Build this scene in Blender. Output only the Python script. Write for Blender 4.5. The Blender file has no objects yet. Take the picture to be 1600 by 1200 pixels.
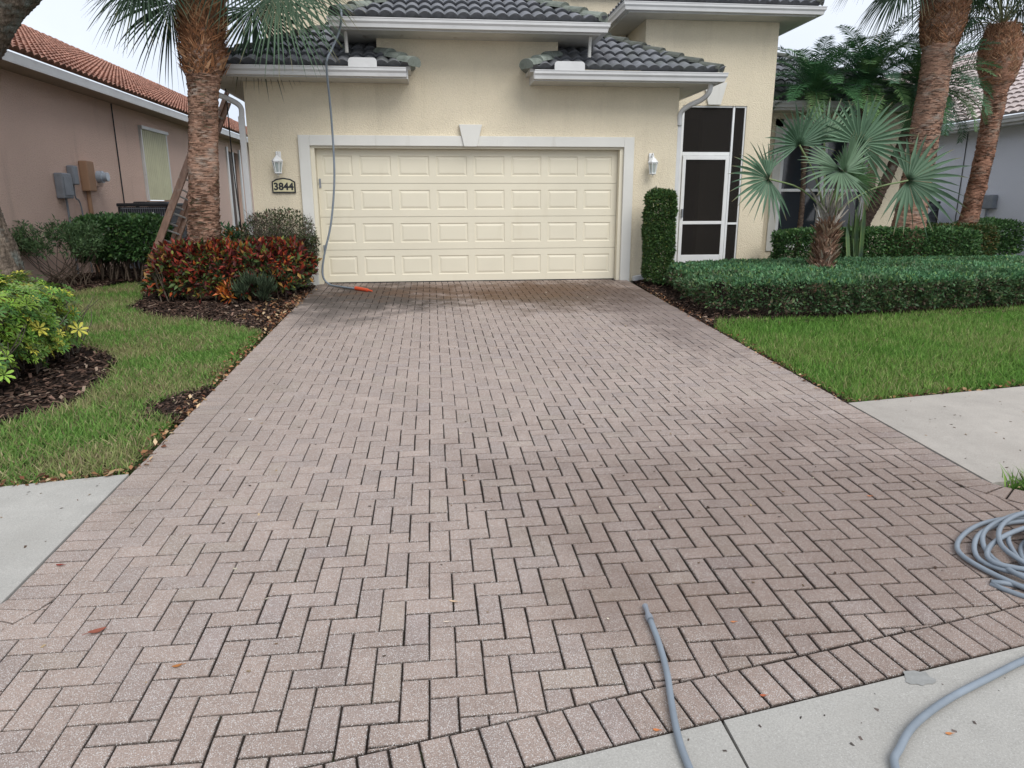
import bpy, bmesh, math, random
import numpy as np
from mathutils import Vector, Matrix
R=math.radians
scene=bpy.context.scene
rng=np.random.default_rng(7); random.seed(7)
# ------------------------------------------------ camera
cd=bpy.data.cameras.new('camera'); cam=bpy.data.objects.new('camera',cd); scene.collection.objects.link(cam)
scene.camera=cam
cd.sensor_width=36; cd.lens=1104.168/1600*36; cd.clip_end=600; cd.clip_start=.05
def set_cam(pitch=14.284,yaw=6.306,roll=-.177,h=1.259):
    p,y,r=R(pitch),R(yaw),R(roll)
    fw=Vector((math.sin(y)*math.cos(p),math.cos(y)*math.cos(p),-math.sin(p)))
    rt=Vector((math.cos(y),-math.sin(y),0)); up=rt.cross(fw)
    rt2=rt*math.cos(r)+up*math.sin(r); up2=rt2.cross(fw)
    M=Matrix((rt2,up2,-fw)).transposed().to_4x4(); M.translation=Vector((0,0,h)); cam.matrix_world=M
set_cam()
# ------------------------------------------------ world and light (overcast)
SUN_EL,SUN_AZ=R(46),R(158)
w=bpy.data.worlds.new('World'); scene.world=w; w.use_nodes=True
nt=w.node_tree; nt.nodes.clear()
def N(nt,t,**k):
    n=nt.nodes.new(t)
    for a,b in k.items(): setattr(n,a,b)
    return n
o=N(nt,'ShaderNodeOutputWorld'); bg=N(nt,'ShaderNodeBackground'); bg.inputs[1].default_value=.132
sky=N(nt,'ShaderNodeTexSky',sky_type='NISHITA',sun_disc=False,sun_elevation=SUN_EL,sun_rotation=SUN_AZ)
tc=N(nt,'ShaderNodeTexCoord'); no=N(nt,'ShaderNodeTexNoise'); no.inputs['Scale'].default_value=2.2; no.inputs['Detail'].default_value=5
cr=N(nt,'ShaderNodeValToRGB'); cr.color_ramp.elements[0].color=(4.9,5.35,6.3,1); cr.color_ramp.elements[1].color=(6.9,7.2,7.7,1)
cr.color_ramp.elements[0].position=.3; cr.color_ramp.elements[1].position=.7
mx=N(nt,'ShaderNodeMix',data_type='RGBA'); mx.inputs[0].default_value=.88
L=nt.links.new
L(tc.outputs['Generated'],no.inputs[0]); L(no.outputs[0],cr.inputs[0]); L(sky.outputs[0],mx.inputs[6]); L(cr.outputs[0],mx.inputs[7])
L(mx.outputs[2],bg.inputs[0]); L(bg.outputs[0],o.inputs[0])
sd=bpy.data.lights.new('sun','SUN'); sd.energy=1.9; sd.angle=R(38); sd.color=(1,.97,.93)
so=bpy.data.objects.new('sun',sd); scene.collection.objects.link(so)
sv=Vector((math.sin(SUN_AZ)*math.cos(SUN_EL),math.cos(SUN_AZ)*math.cos(SUN_EL),math.sin(SUN_EL)))
so.rotation_euler=sv.to_track_quat('Z','Y').to_euler()
scene.view_settings.view_transform='Standard'; scene.view_settings.look='None'; scene.view_settings.exposure=.24; scene.view_settings.gamma=1
scene.render.engine='CYCLES'
try:
    scene.cycles.max_bounces=6; scene.cycles.diffuse_bounces=3; scene.cycles.transparent_max_bounces=8
except Exception: pass

# ------------------------------------------------ helpers
D=11.836; GS=.045
def gz(y): return GS*(min(y,D)-D)
def gza(y): return GS*(np.minimum(y,D)-D)
def link(o,parent=None):
    scene.collection.objects.link(o)
    if parent is not None: o.parent=parent
    return o
def tag(o,label=None,cat=None,group=None,kind=None):
    if label: o['label']=label
    if cat: o['category']=cat
    if group: o['group']=group
    if kind: o['kind']=kind
    return o
def empty(name,loc=(0,0,0),label=None,cat=None,group=None):
    o=bpy.data.objects.new(name,None); o.location=loc; o.empty_display_size=.1; link(o)
    return tag(o,label,cat,group)
def inv(parent,v):
    # parents are only ever translated
    if parent is None: return v
    p=parent; off=np.zeros(3)
    while p is not None: off+=np.array(p.location); p=p.parent
    return v-off
def mk(name,v,f,m,parent=None,col=None,smooth=False):
    """list-faces mesh in world coordinates"""
    v=np.asarray(v,float).reshape(-1,3)
    me=bpy.data.meshes.new(name); me.from_pydata([tuple(p) for p in inv(parent,v)],[],[tuple(x) for x in f]); 
    if m: me.materials.append(m)
    if col is not None: setcol(me,col)
    if smooth: me.polygons.foreach_set('use_smooth',np.ones(len(me.polygons),bool))
    me.update()
    return link(bpy.data.objects.new(name,me),parent)
def setcol(me,col):
    a=me.color_attributes.new('col','FLOAT_COLOR','POINT')
    c=np.ones((len(me.vertices),4),np.float32); c[:,:3]=col; a.data.foreach_set('color',c.ravel())
def mktri(name,v,t,m,parent=None,col=None,smooth=False):
    v=inv(parent,np.asarray(v,float).reshape(-1,3)).astype(np.float32); t=np.asarray(t,np.int32).reshape(-1,3)
    me=bpy.data.meshes.new(name); me.vertices.add(len(v)); me.vertices.foreach_set('co',v.ravel())
    me.loops.add(len(t)*3); me.loops.foreach_set('vertex_index',t.ravel())
    me.polygons.add(len(t)); me.polygons.foreach_set('loop_start',np.arange(0,len(t)*3,3,dtype=np.int32))
    me.polygons.foreach_set('loop_total',np.full(len(t),3,np.int32))
    if smooth: me.polygons.foreach_set('use_smooth',np.ones(len(t),bool))
    me.materials.append(m)
    if col is not None: setcol(me,col)
    me.update(calc_edges=True); me.validate()
    return link(bpy.data.objects.new(name,me),parent)
class MB:
    def __init__(s): s.v=[]; s.f=[]; s.c=[]
    def add(s,v,f,c=None):
        b=len(s.v); s.v+= [tuple(p) for p in v]; s.f+=[tuple(i+b for i in x) for x in f]
        s.c+= [tuple(c) if c is not None else (1,1,1)]*len(v)
    def box(s,a,b,c=None):
        x0,y0,z0=a; x1,y1,z1=b
        v=[(x0,y0,z0),(x1,y0,z0),(x1,y1,z0),(x0,y1,z0),(x0,y0,z1),(x1,y0,z1),(x1,y1,z1),(x0,y1,z1)]
        s.add(v,[(0,3,2,1),(4,5,6,7),(0,1,5,4),(1,2,6,5),(2,3,7,6),(3,0,4,7)],c)
    def prism(s,poly,off,c=None):
        """poly: 3D points, extruded by vector off"""
        n=len(poly); p=[Vector(q) for q in poly]; o=Vector(off)
        s.add(p+[q+o for q in p],[tuple(range(n-1,-1,-1)),tuple(range(n,2*n))]+[(i,(i+1)%n,n+(i+1)%n,n+i) for i in range(n)],c)
    def tube(s,pts,r,n=10,c=None,cap=True):
        v,f=tubegeo(pts,r,n,cap); s.add(v,f,c)
    def lathe(s,prof,o,n=16,c=None):
        v=[];f=[]
        for (r,z) in prof:
            for i in range(n):
                a=2*math.pi*i/n; v.append((o[0]+r*math.cos(a),o[1]+r*math.sin(a),o[2]+z))
        for k in range(len(prof)-1):
            for i in range(n):
                j=(i+1)%n; f.append((k*n+i,k*n+j,(k+1)*n+j,(k+1)*n+i))
        f.append(tuple(range(n-1,-1,-1))); f.append(tuple((len(prof)-1)*n+i for i in range(n)))
        s.add(v,f,c)
    def build(s,name,m,parent=None,bevel=0,smooth=False,usecol=False,seg=2):
        o=mk(name,s.v,s.f,m,parent,np.array(s.c) if usecol else None,smooth)
        if bevel:
            b=o.modifiers.new('b','BEVEL'); b.width=bevel; b.segments=seg; b.limit_method='ANGLE'; b.angle_limit=R(35)
        return o
def _pieces(s,name,m,parent):
    for i in range(0,len(s.v),8):
        mk(name,s.v[i:i+8],[tuple(k-i for k in f) for f in s.f if i<=f[0]<i+8],m,parent)
MB.pieces=_pieces
def tubegeo(pts,r,n=10,cap=True):
    P=np.array(pts,float); k=len(P); rr=np.broadcast_to(np.asarray(r,float),(k,))
    T=np.gradient(P,axis=0); T/=np.linalg.norm(T,axis=1)[:,None]+1e-12
    u=np.cross(T[0],(0,0,1.)); 
    if np.linalg.norm(u)<.1: u=np.cross(T[0],(1.,0,0))
    v=[];f=[]
    for i in range(k):
        u=u-T[i]*np.dot(u,T[i]); u/=np.linalg.norm(u); w_=np.cross(T[i],u)
        for j in range(n):
            a=2*math.pi*j/n; v.append(P[i]+rr[i]*(math.cos(a)*u+math.sin(a)*w_))
    for i in range(k-1):
        for j in range(n): f.append((i*n+j,i*n+(j+1)%n,(i+1)*n+(j+1)%n,(i+1)*n+j))
    if cap: f.append(tuple(range(n-1,-1,-1))); f.append(tuple((k-1)*n+j for j in range(n)))
    return v,f
def smoothpath(pts,n=8):
    """Catmull-Rom"""
    P=np.array(pts,float); P=np.vstack([2*P[0]-P[1],P,2*P[-1]-P[-2]]); out=[]
    for i in range(1,len(P)-2):
        for t in np.linspace(0,1,n,endpoint=False):
            a,b,c,d=P[i-1],P[i],P[i+1],P[i+2]
            out.append(.5*((2*b)+(-a+c)*t+(2*a-5*b+4*c-d)*t*t+(-a+3*b-3*c+d)*t**3))
    out.append(P[-2]); return np.array(out)
def unit(a): return a/(np.linalg.norm(a,axis=-1,keepdims=True)+1e-9)
def inst(tv,tt,pos,X,Y,Z,sc):
    """many copies of one small triangle template, one mesh"""
    tv=np.asarray(tv,float); tt=np.asarray(tt,int); n=len(pos); k=len(tv)
    sc=np.broadcast_to(np.asarray(sc,float).reshape(n if np.ndim(sc) else 1,-1),(n,3))
    v=pos[:,None,:]+tv[None,:,0:1]*(X*sc[:,0:1])[:,None]+tv[None,:,1:2]*(Y*sc[:,1:2])[:,None]+tv[None,:,2:3]*(Z*sc[:,2:3])[:,None]
    t=(tt[None]+np.arange(n)[:,None,None]*k)
    return v.reshape(-1,3),t.reshape(-1,3)
def frames(nrm,updir,n):
    """leaf frames: Y = leaf axis, Z = leaf normal"""
    Y=unit(updir); X=unit(np.cross(Y,nrm)); Z=np.cross(X,Y); return X,Y,Z
LEAF=(np.array([(0,0,0),(-.5,.45,.12),(0,.5,0),(.5,.45,.12),(0,1,-.06)]),np.array([(0,2,1),(0,3,2),(1,2,4),(2,3,4)]))
GB=(np.array([(-.5,0,0),(.5,0,0),(-.42,.5,.05),(.42,.5,.05),(0,1,.28)]),np.array([(0,1,3),(0,3,2),(2,3,4)]))
CHIP=(np.array([(-.5,-.5,0),(.5,-.45,0),(.42,.5,.08),(-.45,.45,.05),(0,0,.3)]),np.array([(0,1,4),(1,2,4),(2,3,4),(3,0,4)]))
def whorl(nl=7,cone=.35):
    v=[];t=[]
    for i in range(nl):
        a=2*math.pi*i/nl; ca,sa=math.cos(a),math.sin(a); b=len(v)
        for (r,s,z) in ((.08,0,0),(.5,-.14,.02),(.55,0,-.03),(.5,.14,.02),(.82,-.12,-.03),(.82,.12,-.03),(1,0,-.16)):
            v.append((r*ca-s*sa,r*sa+s*ca,z+cone*r*(.6)))
        t+=[(b,b+2,b+1),(b,b+3,b+2),(b+1,b+2,b+4),(b+2,b+5,b+4),(b+2,b+3,b+5),(b+4,b+5,b+6)]
    return np.array(v),np.array(t)
def colmix(n,cols,weights,var=.15):
    cols=np.array(cols,float); w_=np.array(weights,float)/sum(weights)
    c=cols[rng.choice(len(cols),n,p=w_)]; return np.clip(c*(1+rng.normal(0,var,(n,1))),.003,1)
def inpoly(x,y,poly):
    r=np.zeros(len(x),bool); n=len(poly)
    for i in range(n):
        x0,y0=poly[i]; x1,y1=poly[(i+1)%n]
        c=((y0>y)!=(y1>y)); xi=(x1-x0)*(y-y0)/((y1-y0) if y1!=y0 else 1e-9)+x0
        r^= c&(x<xi)
    return r
def lump(p,s,seed=0):
    """cheap smooth noise of positions, -1..1"""
    a=np.random.default_rng(seed); r=0
    for i in range(6):
        k=a.normal(0,1,3)*s*(1+i*.45); r=r+np.sin(p@k+a.uniform(0,6.28))/(1+i*.35)
    return r/3.2
# ------------------------------------------------ materials
def mat(name,base=(.5,.5,.5),rough=.7,spec=.3,metal=0,attr=False,noise=None,bump=None,trans=0,mixcol=None,coords='Object'):
    """noise: list of (scale(3), lo, hi, detail) brightness multipliers; bump: list of (scale(3), strength, dist)"""
    m=bpy.data.materials.new(name); m.use_nodes=True; nt=m.node_tree; nt.nodes.clear(); L=nt.links.new
    out=N(nt,'ShaderNodeOutputMaterial'); b=N(nt,'ShaderNodeBsdfPrincipled'); L(b.outputs[0],out.inputs[0])
    b.inputs['Roughness'].default_value=rough; b.inputs['Specular IOR Level'].default_value=spec; b.inputs['Metallic'].default_value=metal
    tc=N(nt,'ShaderNodeTexCoord'); cur=None
    if attr:
        at=N(nt,'ShaderNodeAttribute',attribute_name='col'); cur=at.outputs['Color']
        if base!=(1,1,1) and base is not None:
            pass
    else:
        rgb=N(nt,'ShaderNodeRGB'); rgb.outputs[0].default_value=(*base,1); cur=rgb.outputs[0]
    def nz(scale,detail=4,rough_=.6):
        mp=N(nt,'ShaderNodeMapping'); mp.inputs['Scale'].default_value=scale; L(tc.outputs[coords],mp.inputs[0])
        n=N(nt,'ShaderNodeTexNoise'); n.inputs['Scale'].default_value=1; n.inputs['Detail'].default_value=detail; n.inputs['Roughness'].default_value=rough_
        L(mp.outputs[0],n.inputs[0]); return n.outputs[0]
    for (sc,lo,hi,dt) in (noise or []):
        f=nz(sc,dt); mr=N(nt,'ShaderNodeMapRange'); mr.inputs[1].default_value=.3; mr.inputs[2].default_value=.7
        mr.inputs[3].default_value=lo; mr.inputs[4].default_value=hi; L(f,mr.inputs[0])
        vm=N(nt,'ShaderNodeVectorMath',operation='SCALE'); L(cur,vm.inputs[0]); L(mr.outputs[0],vm.inputs['Scale']); cur=vm.outputs[0]
    for (sc,c2,lo,hi,amt,dt) in (mixcol or []):
        f=nz(sc,dt); mr=N(nt,'ShaderNodeMapRange'); mr.inputs[1].default_value=lo; mr.inputs[2].default_value=hi; mr.inputs[4].default_value=amt; L(f,mr.inputs[0])
        mxx=N(nt,'ShaderNodeMix',data_type='RGBA'); L(mr.outputs[0],mxx.inputs[0]); L(cur,mxx.inputs[6]); mxx.inputs[7].default_value=(*c2,1); cur=mxx.outputs[2]
    L(cur,b.inputs['Base Color'])
    prev=None
    for (sc,st,dist) in (bump or []):
        f=nz(sc,5); bp=N(nt,'ShaderNodeBump'); bp.inputs['Strength'].default_value=st; bp.inputs['Distance'].default_value=dist; L(f,bp.inputs['Height'])
        if prev: L(prev,bp.inputs['Normal'])
        prev=bp.outputs[0]
    if prev: L(prev,b.inputs['Normal'])
    if trans:
        tr=N(nt,'ShaderNodeBsdfTranslucent'); L(cur,tr.inputs[0]); ms=N(nt,'ShaderNodeMixShader'); ms.inputs[0].default_value=trans
        L(b.outputs[0],ms.inputs[1]); L(tr.outputs[0],ms.inputs[2]); L(ms.outputs[0],out.inputs[0])
    m['cur']=0
    return m
M={}
M['stucco']=mat('stucco_cream',(.775,.685,.515),.9,.15,noise=[((.5,.5,.5),.93,1.05,3),((60,60,60),.93,1.05,3)],bump=[((48,48,48),.8,.022),((14,14,14),.4,.012)],mixcol=[((4,4,.4),(.45,.39,.28),.54,.82,.32,6),((.9,.9,.9),(.55,.49,.37),.5,.75,.35,4)])
M['stucco_pink']=mat('stucco_pink',(.78,.575,.48),.9,.15,noise=[((.4,.4,.4),.92,1.05,3),((50,50,50),.9,1.06,3)],bump=[((38,38,38),.9,.03)],mixcol=[((2,2,.4),(.3,.2,.16),.6,.8,.3,4)])
M['stucco_grey']=mat('stucco_grey',(.72,.735,.80),.9,.15,noise=[((.4,.4,.4),.93,1.04,3),((50,50,50),.92,1.05,3)],bump=[((40,40,40),.5,.012)])
M['trim']=mat('trim_white_stucco',(.68,.67,.62),.85,.2,noise=[((1,1,1),.93,1.04,4)],bump=[((60,60,60),.25,.006)],mixcol=[((6,6,.8),(.36,.33,.26),.6,.82,.45,5)])
M['alu']=mat('white_aluminium',(.63,.63,.62),.42,.5,noise=[((2,2,2),.9,1.04,4)],mixcol=[((3,3,14),(.34,.33,.30),.6,.85,.5,5)])
M['soffit']=mat('soffit_white',(.6,.59,.55),.6,.3,noise=[((3,3,3),.86,1.04,4)],mixcol=[((7,2,2),(.25,.2,.14),.62,.78,.7,5)])
M['door']=mat('garage_door_cream',(.73,.675,.53),.45,.35,noise=[((.8,.8,.8),.95,1.03,3)],bump=[((120,120,120),.06,.002)],mixcol=[((4,4,1.0),(.5,.42,.27),.6,.9,.3,5)])
M['white']=mat('white_paint',(.78,.79,.78),.4,.4,noise=[((4,4,4),.94,1.02,3)])
M['tile']=mat('grey_roof_tile',attr=True,rough=.75,spec=.3,noise=[((14,14,14),.8,1.15,5)],mixcol=[((1.6,1.6,1.6),(.10,.115,.09),.52,.75,.6,6),((9,9,9),(.25,.255,.265),.55,.75,.5,4)],bump=[((90,90,90),.3,.006)])
M['cap']=mat('mossy_ridge_cap',attr=True,rough=.9,spec=.15,noise=[((10,10,10),.7,1.2,5)],mixcol=[((5,5,5),(.05,.06,.045),.55,.7,.7,5)],bump=[((60,60,60),.5,.01)])
M['tile_red']=mat('terracotta_roof_tile',attr=True,rough=.85,spec=.2,noise=[((12,12,12),.8,1.15,4)],bump=[((90,90,90),.3,.006)])
M['tile_white']=mat('pale_roof_tile',attr=True,rough=.85,spec=.2,noise=[((8,8,8),.85,1.1,4)])
M['black']=mat('dark_void',(.012,.012,.013),.9,.1)
M['leaf']=mat('leaf',attr=True,rough=.5,spec=.35,trans=.22)
M['waxleaf']=mat('waxy_leaf',attr=True,rough=.42,spec=.45,trans=.12)
M['palm']=mat('palm_leaf',attr=True,rough=.5,spec=.28,trans=.12)
M['grass']=mat('grass_blade',attr=True,rough=.6,spec=.2,trans=.3)
M['bark_strip']=mat('palm_boot',attr=True,rough=.95,spec=.05,noise=[((60,60,8),.6,1.3,4)])
M['chip']=mat('mulch_chip',attr=True,rough=.95,spec=.1)
M['soil']=mat('soil',(.03,.022,.018),1,.05,noise=[((20,20,20),.5,1.6,5)],bump=[((40,40,40),.8,.02)])
M['turf']=mat('turf_base',(.035,.05,.018),1,.05,noise=[((8,8,8),.6,1.5,5),((90,90,90),.5,1.6,3)],mixcol=[((5,5,5),(.06,.045,.025),.5,.7,.7,5)],bump=[((70,70,70),.8,.02)])
M['twig']=mat('twig',(.13,.10,.075),.9,.1,noise=[((30,30,30),.6,1.3,4)])
M['greytwig']=mat('grey_twig',(.105,.088,.072),.9,.1,noise=[((30,30,30),.6,1.3,4)])
M['oak']=mat('oak_bark',(.17,.135,.105),.95,.1,noise=[((25,25,5),.35,1.5,6)],mixcol=[((5,5,4),(.22,.26,.24),.5,.68,.8,6)],bump=[((22,22,5),1,.04),((60,60,20),.6,.015)])
M['hose']=mat('grey_rubber_hose',(.215,.25,.285),.42,.4,noise=[((6,6,6),.85,1.1,4)],bump=[((200,200,200),.1,.001)])
M['hosedark']=mat('dark_hose',(.10,.13,.15),.5,.4)
M['asphalt']=mat('asphalt',(.06,.06,.06),.9,.2,noise=[((40,40,40),.7,1.4,4)])
M['alum_dark']=mat('grey_metal',(.22,.24,.27),.5,.5,noise=[((8,8,8),.85,1.1,3)])
M['black_metal']=mat('black_metal',(.02,.021,.024),.5,.4)
M['orange']=mat('orange_plastic',(.62,.09,.035),.45,.4)
M['ladder']=mat('fiberglass_ladder',(.30,.19,.14),.6,.3,noise=[((20,20,5),.75,1.2,4)],mixcol=[((9,9,9),(.45,.38,.32),.55,.7,.6,4)])
M['tan']=mat('tan_paint',(.36,.22,.14),.7,.2)
M['ivory']=mat('ivory',(.62,.57,.36),.7,.2)
M['shutter']=mat('shutter_panel',(.60,.60,.42),.5,.4,noise=[((3,3,3),.9,1.05,3)])
# glass and screens
def special(name,col,rough,alpha=None,spec=.5):
    m=mat(name,col,rough,spec); b=[n for n in m.node_tree.nodes if n.type=='BSDF_PRINCIPLED'][0]
    if alpha is not None: b.inputs['Alpha'].default_value=alpha
    return m
M['glass']=special('window_glass',(.03,.037,.045),.07,None,.7)
M['lampglass']=special('lamp_glass',(.45,.52,.50),.15,.55)
M['screen']=special('insect_screen',(.03,.027,.025),.85,.62,.05)
M['blind']=mat('dark_blind',(.10,.11,.13),.6,.2)

# concrete
def concrete(name,base,light):
    return mat(name,base,.85,.2,noise=[((.7,.7,.7),.88,1.07,4),((6,6,6),.91,1.06,6),((160,160,160),.85,1.15,3)],
      mixcol=[((230,230,230),light,.62,.72,.7,2),((120,120,120),(base[0]*.5,base[1]*.5,base[2]*.5),.68,.76,.6,2),((1.5,1.5,1.5),(base[0]*.72,base[1]*.71,base[2]*.7),.55,.75,.55,6)],
      bump=[((180,180,180),.35,.003)])
M['concrete']=concrete('concrete_walk',(.40,.385,.35),(.66,.65,.62))
M['concrete_warm']=concrete('concrete_walk_warm',(.415,.38,.335),(.62,.59,.55))

# paver material: per brick colour, speckled aggregate, stains that follow the ground
def paver_mat():
    m=bpy.data.materials.new('paver_brick'); m.use_nodes=True; nt=m.node_tree; nt.nodes.clear(); L=nt.links.new
    out=N(nt,'ShaderNodeOutputMaterial'); b=N(nt,'ShaderNodeBsdfPrincipled'); L(b.outputs[0],out.inputs[0])
    b.inputs['Roughness'].default_value=.85; b.inputs['Specular IOR Level'].default_value=.2
    tc=N(nt,'ShaderNodeTexCoord'); at=N(nt,'ShaderNodeAttribute',attribute_name='col'); cur=at.outputs['Color']
    def nz(s,d=3,r=.6):
        n=N(nt,'ShaderNodeTexNoise'); n.inputs['Scale'].default_value=s; n.inputs['Detail'].default_value=d; n.inputs['Roughness'].default_value=r
        L(tc.outputs['Object'],n.inputs[0]); return n.outputs[0]
    def mr(f,a,b_,c,d):
        q=N(nt,'ShaderNodeMapRange'); L(f,q.inputs[0])
        for i,x in enumerate((a,b_,c,d)): q.inputs[1+i].default_value=x
        return q.outputs[0]
    def mixc(f,c1,c2):
        q=N(nt,'ShaderNodeMix',data_type='RGBA'); L(f,q.inputs[0]); L(c1,q.inputs[6]); q.inputs[7].default_value=(*c2,1); return q.outputs[2]
    def mul(a,bb):
        q=N(nt,'ShaderNodeMath',operation='MULTIPLY'); L(a,q.inputs[0])
        if isinstance(bb,(int,float)): q.inputs[1].default_value=bb
        else: L(bb,q.inputs[1])
        return q.outputs[0]
    def scl(c,f):
        q=N(nt,'ShaderNodeVectorMath',operation='SCALE'); L(c,q.inputs[0]); L(f,q.inputs['Scale']); return q.outputs[0]
    cur=scl(cur,mr(nz(5,5),.3,.7,.90,1.10)); cur=scl(cur,mr(nz(190,4,.75),.35,.65,.74,1.28))
    # white, dark aggregate
    vo=N(nt,'ShaderNodeTexVoronoi'); vo.inputs['Scale'].default_value=190; L(tc.outputs['Object'],vo.inputs[0])
    sp=mul(mr(vo.outputs['Distance'],.26,.38,1,0),mr(nz(60,2),.36,.5,0,.9)); cur=mixc(sp,cur,(.62,.60,.57))
    cur=mixc(mr(nz(260,1),.62,.70,0,.6),cur,(.09,.07,.06))
    # stains: tyre marks, damp by the door
    sep=N(nt,'ShaderNodeSeparateXYZ'); L(tc.outputs['Object'],sep.inputs[0])
    def blob(cx,cy,rx,ry,amt,c,ns=2.2):
        nonlocal cur
        q=N(nt,'ShaderNodeVectorMath',operation='SUBTRACT'); L(tc.outputs['Object'],q.inputs[0]); q.inputs[1].default_value=(cx,cy,0)
        s=N(nt,'ShaderNodeVectorMath',operation='MULTIPLY'); L(q.outputs[0],s.inputs[0]); s.inputs[1].default_value=(1/rx,1/ry,0)
        l=N(nt,'ShaderNodeVectorMath',operation='LENGTH'); L(s.outputs[0],l.inputs[0])
        n=nz(ns,6,.7); a=N(nt,'ShaderNodeMath',operation='MULTIPLY_ADD'); L(n,a.inputs[0]); a.inputs[1].default_value=-2.4; L(l.outputs['Value'],a.inputs[2])
        cur=mixc(mr(a.outputs[0],-.75,-.05,amt,0),cur,c)
    blob(-.9,10.7,1.5,1.5,.9,(.055,.045,.038)); blob(-1.25,9.6,.8,1.3,.6,(.10,.085,.075)); blob(2.1,10.6,1.9,1.4,.85,(.10,.065,.04)); blob(.8,11.0,2.4,.9,.55,(.15,.085,.05),3)
    blob(1.0,10.3,1.2,.25,.45,(.15,.095,.055),3); blob(2.9,9.3,.8,2.8,.55,(.13,.10,.09)); blob(2.3,3.4,2.3,1.6,.42,(.13,.085,.065),1.6); blob(.9,2.65,.5,.35,.22,(.14,.09,.06),4); blob(-1.6,5.5,.4,2.0,.18,(.2,.17,.14))
    L(cur,b.inputs['Base Color'])
    bp=N(nt,'ShaderNodeBump'); bp.inputs['Strength'].default_value=.5; bp.inputs['Distance'].default_value=.003; L(nz(170,4,.7),bp.inputs['Height']); L(bp.outputs[0],b.inputs['Normal'])
    return m
M['paver']=paver_mat()
M['joint']=mat('joint_sand',(.028,.022,.018),1,.05,noise=[((3,3,3),.6,1.6,5),((60,60,60),.6,1.5,4)],mixcol=[((9,9,9),(.03,.045,.015),.6,.7,.6,5)])
M['litter']=M['chip']
# ================================================= GROUND
def sheet(name,poly,z,m,kind='structure',thick=0):
    """polygon lying on the sloping ground, split at the foot of the house"""
    bm=bmesh.new(); vs=[bm.verts.new((x,y,0)) for x,y in poly]; f=bm.faces.new(vs)
    if f.normal.z<0: f.normal_flip()
    bmesh.ops.bisect_plane(bm,geom=bm.verts[:]+bm.edges[:]+bm.faces[:],plane_co=(0,D,0),plane_no=(0,1,0))
    if thick:
        r=bmesh.ops.extrude_face_region(bm,geom=bm.faces[:]); 
        for v in r['geom']:
            if isinstance(v,bmesh.types.BMVert): v.co.z-=thick
        bmesh.ops.recalc_face_normals(bm,faces=bm.faces[:])
    for v in bm.verts: v.co.z+=gz(v.co.y)+z
    me=bpy.data.meshes.new(name); bm.to_mesh(me); bm.free(); me.materials.append(m)
    o=link(bpy.data.objects.new(name,me)); 
    if kind: o['kind']=kind
    return o
ground=mk('ground',[(-250,-20,gz(-20)-.05),(250,-20,gz(-20)-.05),(250,D,-.05),(-250,D,-.05),(250,400,-.05),(-250,400,-.05)],[(0,1,2,3),(3,2,4,5)],M['turf']); ground['kind']='structure'
front=lambda x:1.79+.187*x
road=sheet('road',[(-60,-19),(60,-19),(60,front(60)-1.2-6),(6,front(6)-.9),(-6,front(-6)-.9),(-60,-14)],-.044,M['asphalt'])
# kerb apron of concrete with a joint
for i,(a,b) in enumerate([(-12,.925),(.937,4.2),(4.212,12)]):
    s=.187; j=.05
    sheet('kerb_apron',[(a,front(a)-.012),(a+.015*j,front(a)-.9),(b+.015,front(b)-.9),(b,front(b)-.012)],.002,M['concrete'],thick=.12)
top=lambda x:4.60+.163*x
bot=lambda x:3.185+.13*x
sheet('pavement_left',[(-1.889,bot(-1.889)),(-1.889,top(-1.889)),(-14,top(-14)),(-14,bot(-14)-.25)],.004,M['concrete'],thick=.1)
sheet('pavement_right',[(3.289,bot(3.289)),(14,bot(14)-.25),(14,top(14)-.1),(3.289,top(3.289))],.004,M['concrete_warm'],thick=.1)
# mulch beds
bed_croton=[(-1.93,8.33),(-2.72,8.94),(-3.54,9.34),(-4.165,10.06),(-4.2,10.8),(-4.45,11.4),(-4.7,12.6),(-5.35,13.0),(-5.3,11.9),(-5.45,11.5),(-6.2,11.2),(-9,11),(-9,19),(-1.8,19),(-1.8,12.0),(-1.90,9.2)]
bed_sch=[(-3.11,7.17),(-3.376,7.559),(-3.75,7.86),(-4.6,8.1),(-9,8.2),(-9,4.9),(-4.2,5.0),(-3.208,5.371),(-2.98,5.62),(-2.89,5.9),(-2.96,6.53)]
bed_right=[(3.30,8.1),(3.36,11.9),(4.2,11.9),(4.2,13.6),(16,13.6),(16,9.6),(9,8.75),(5,8.25),(3.6,8.2)]
for p in (bed_croton,bed_sch,bed_right): sheet('mulch_bed',p,-.018,M['soil'])
sheet('soil_patch',[(-1.9,5.25),(-2.3,5.4),(-2.33,5.8),(-2.12,6.1),(-1.9,6.2)],-.016,M['soil'])
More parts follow.
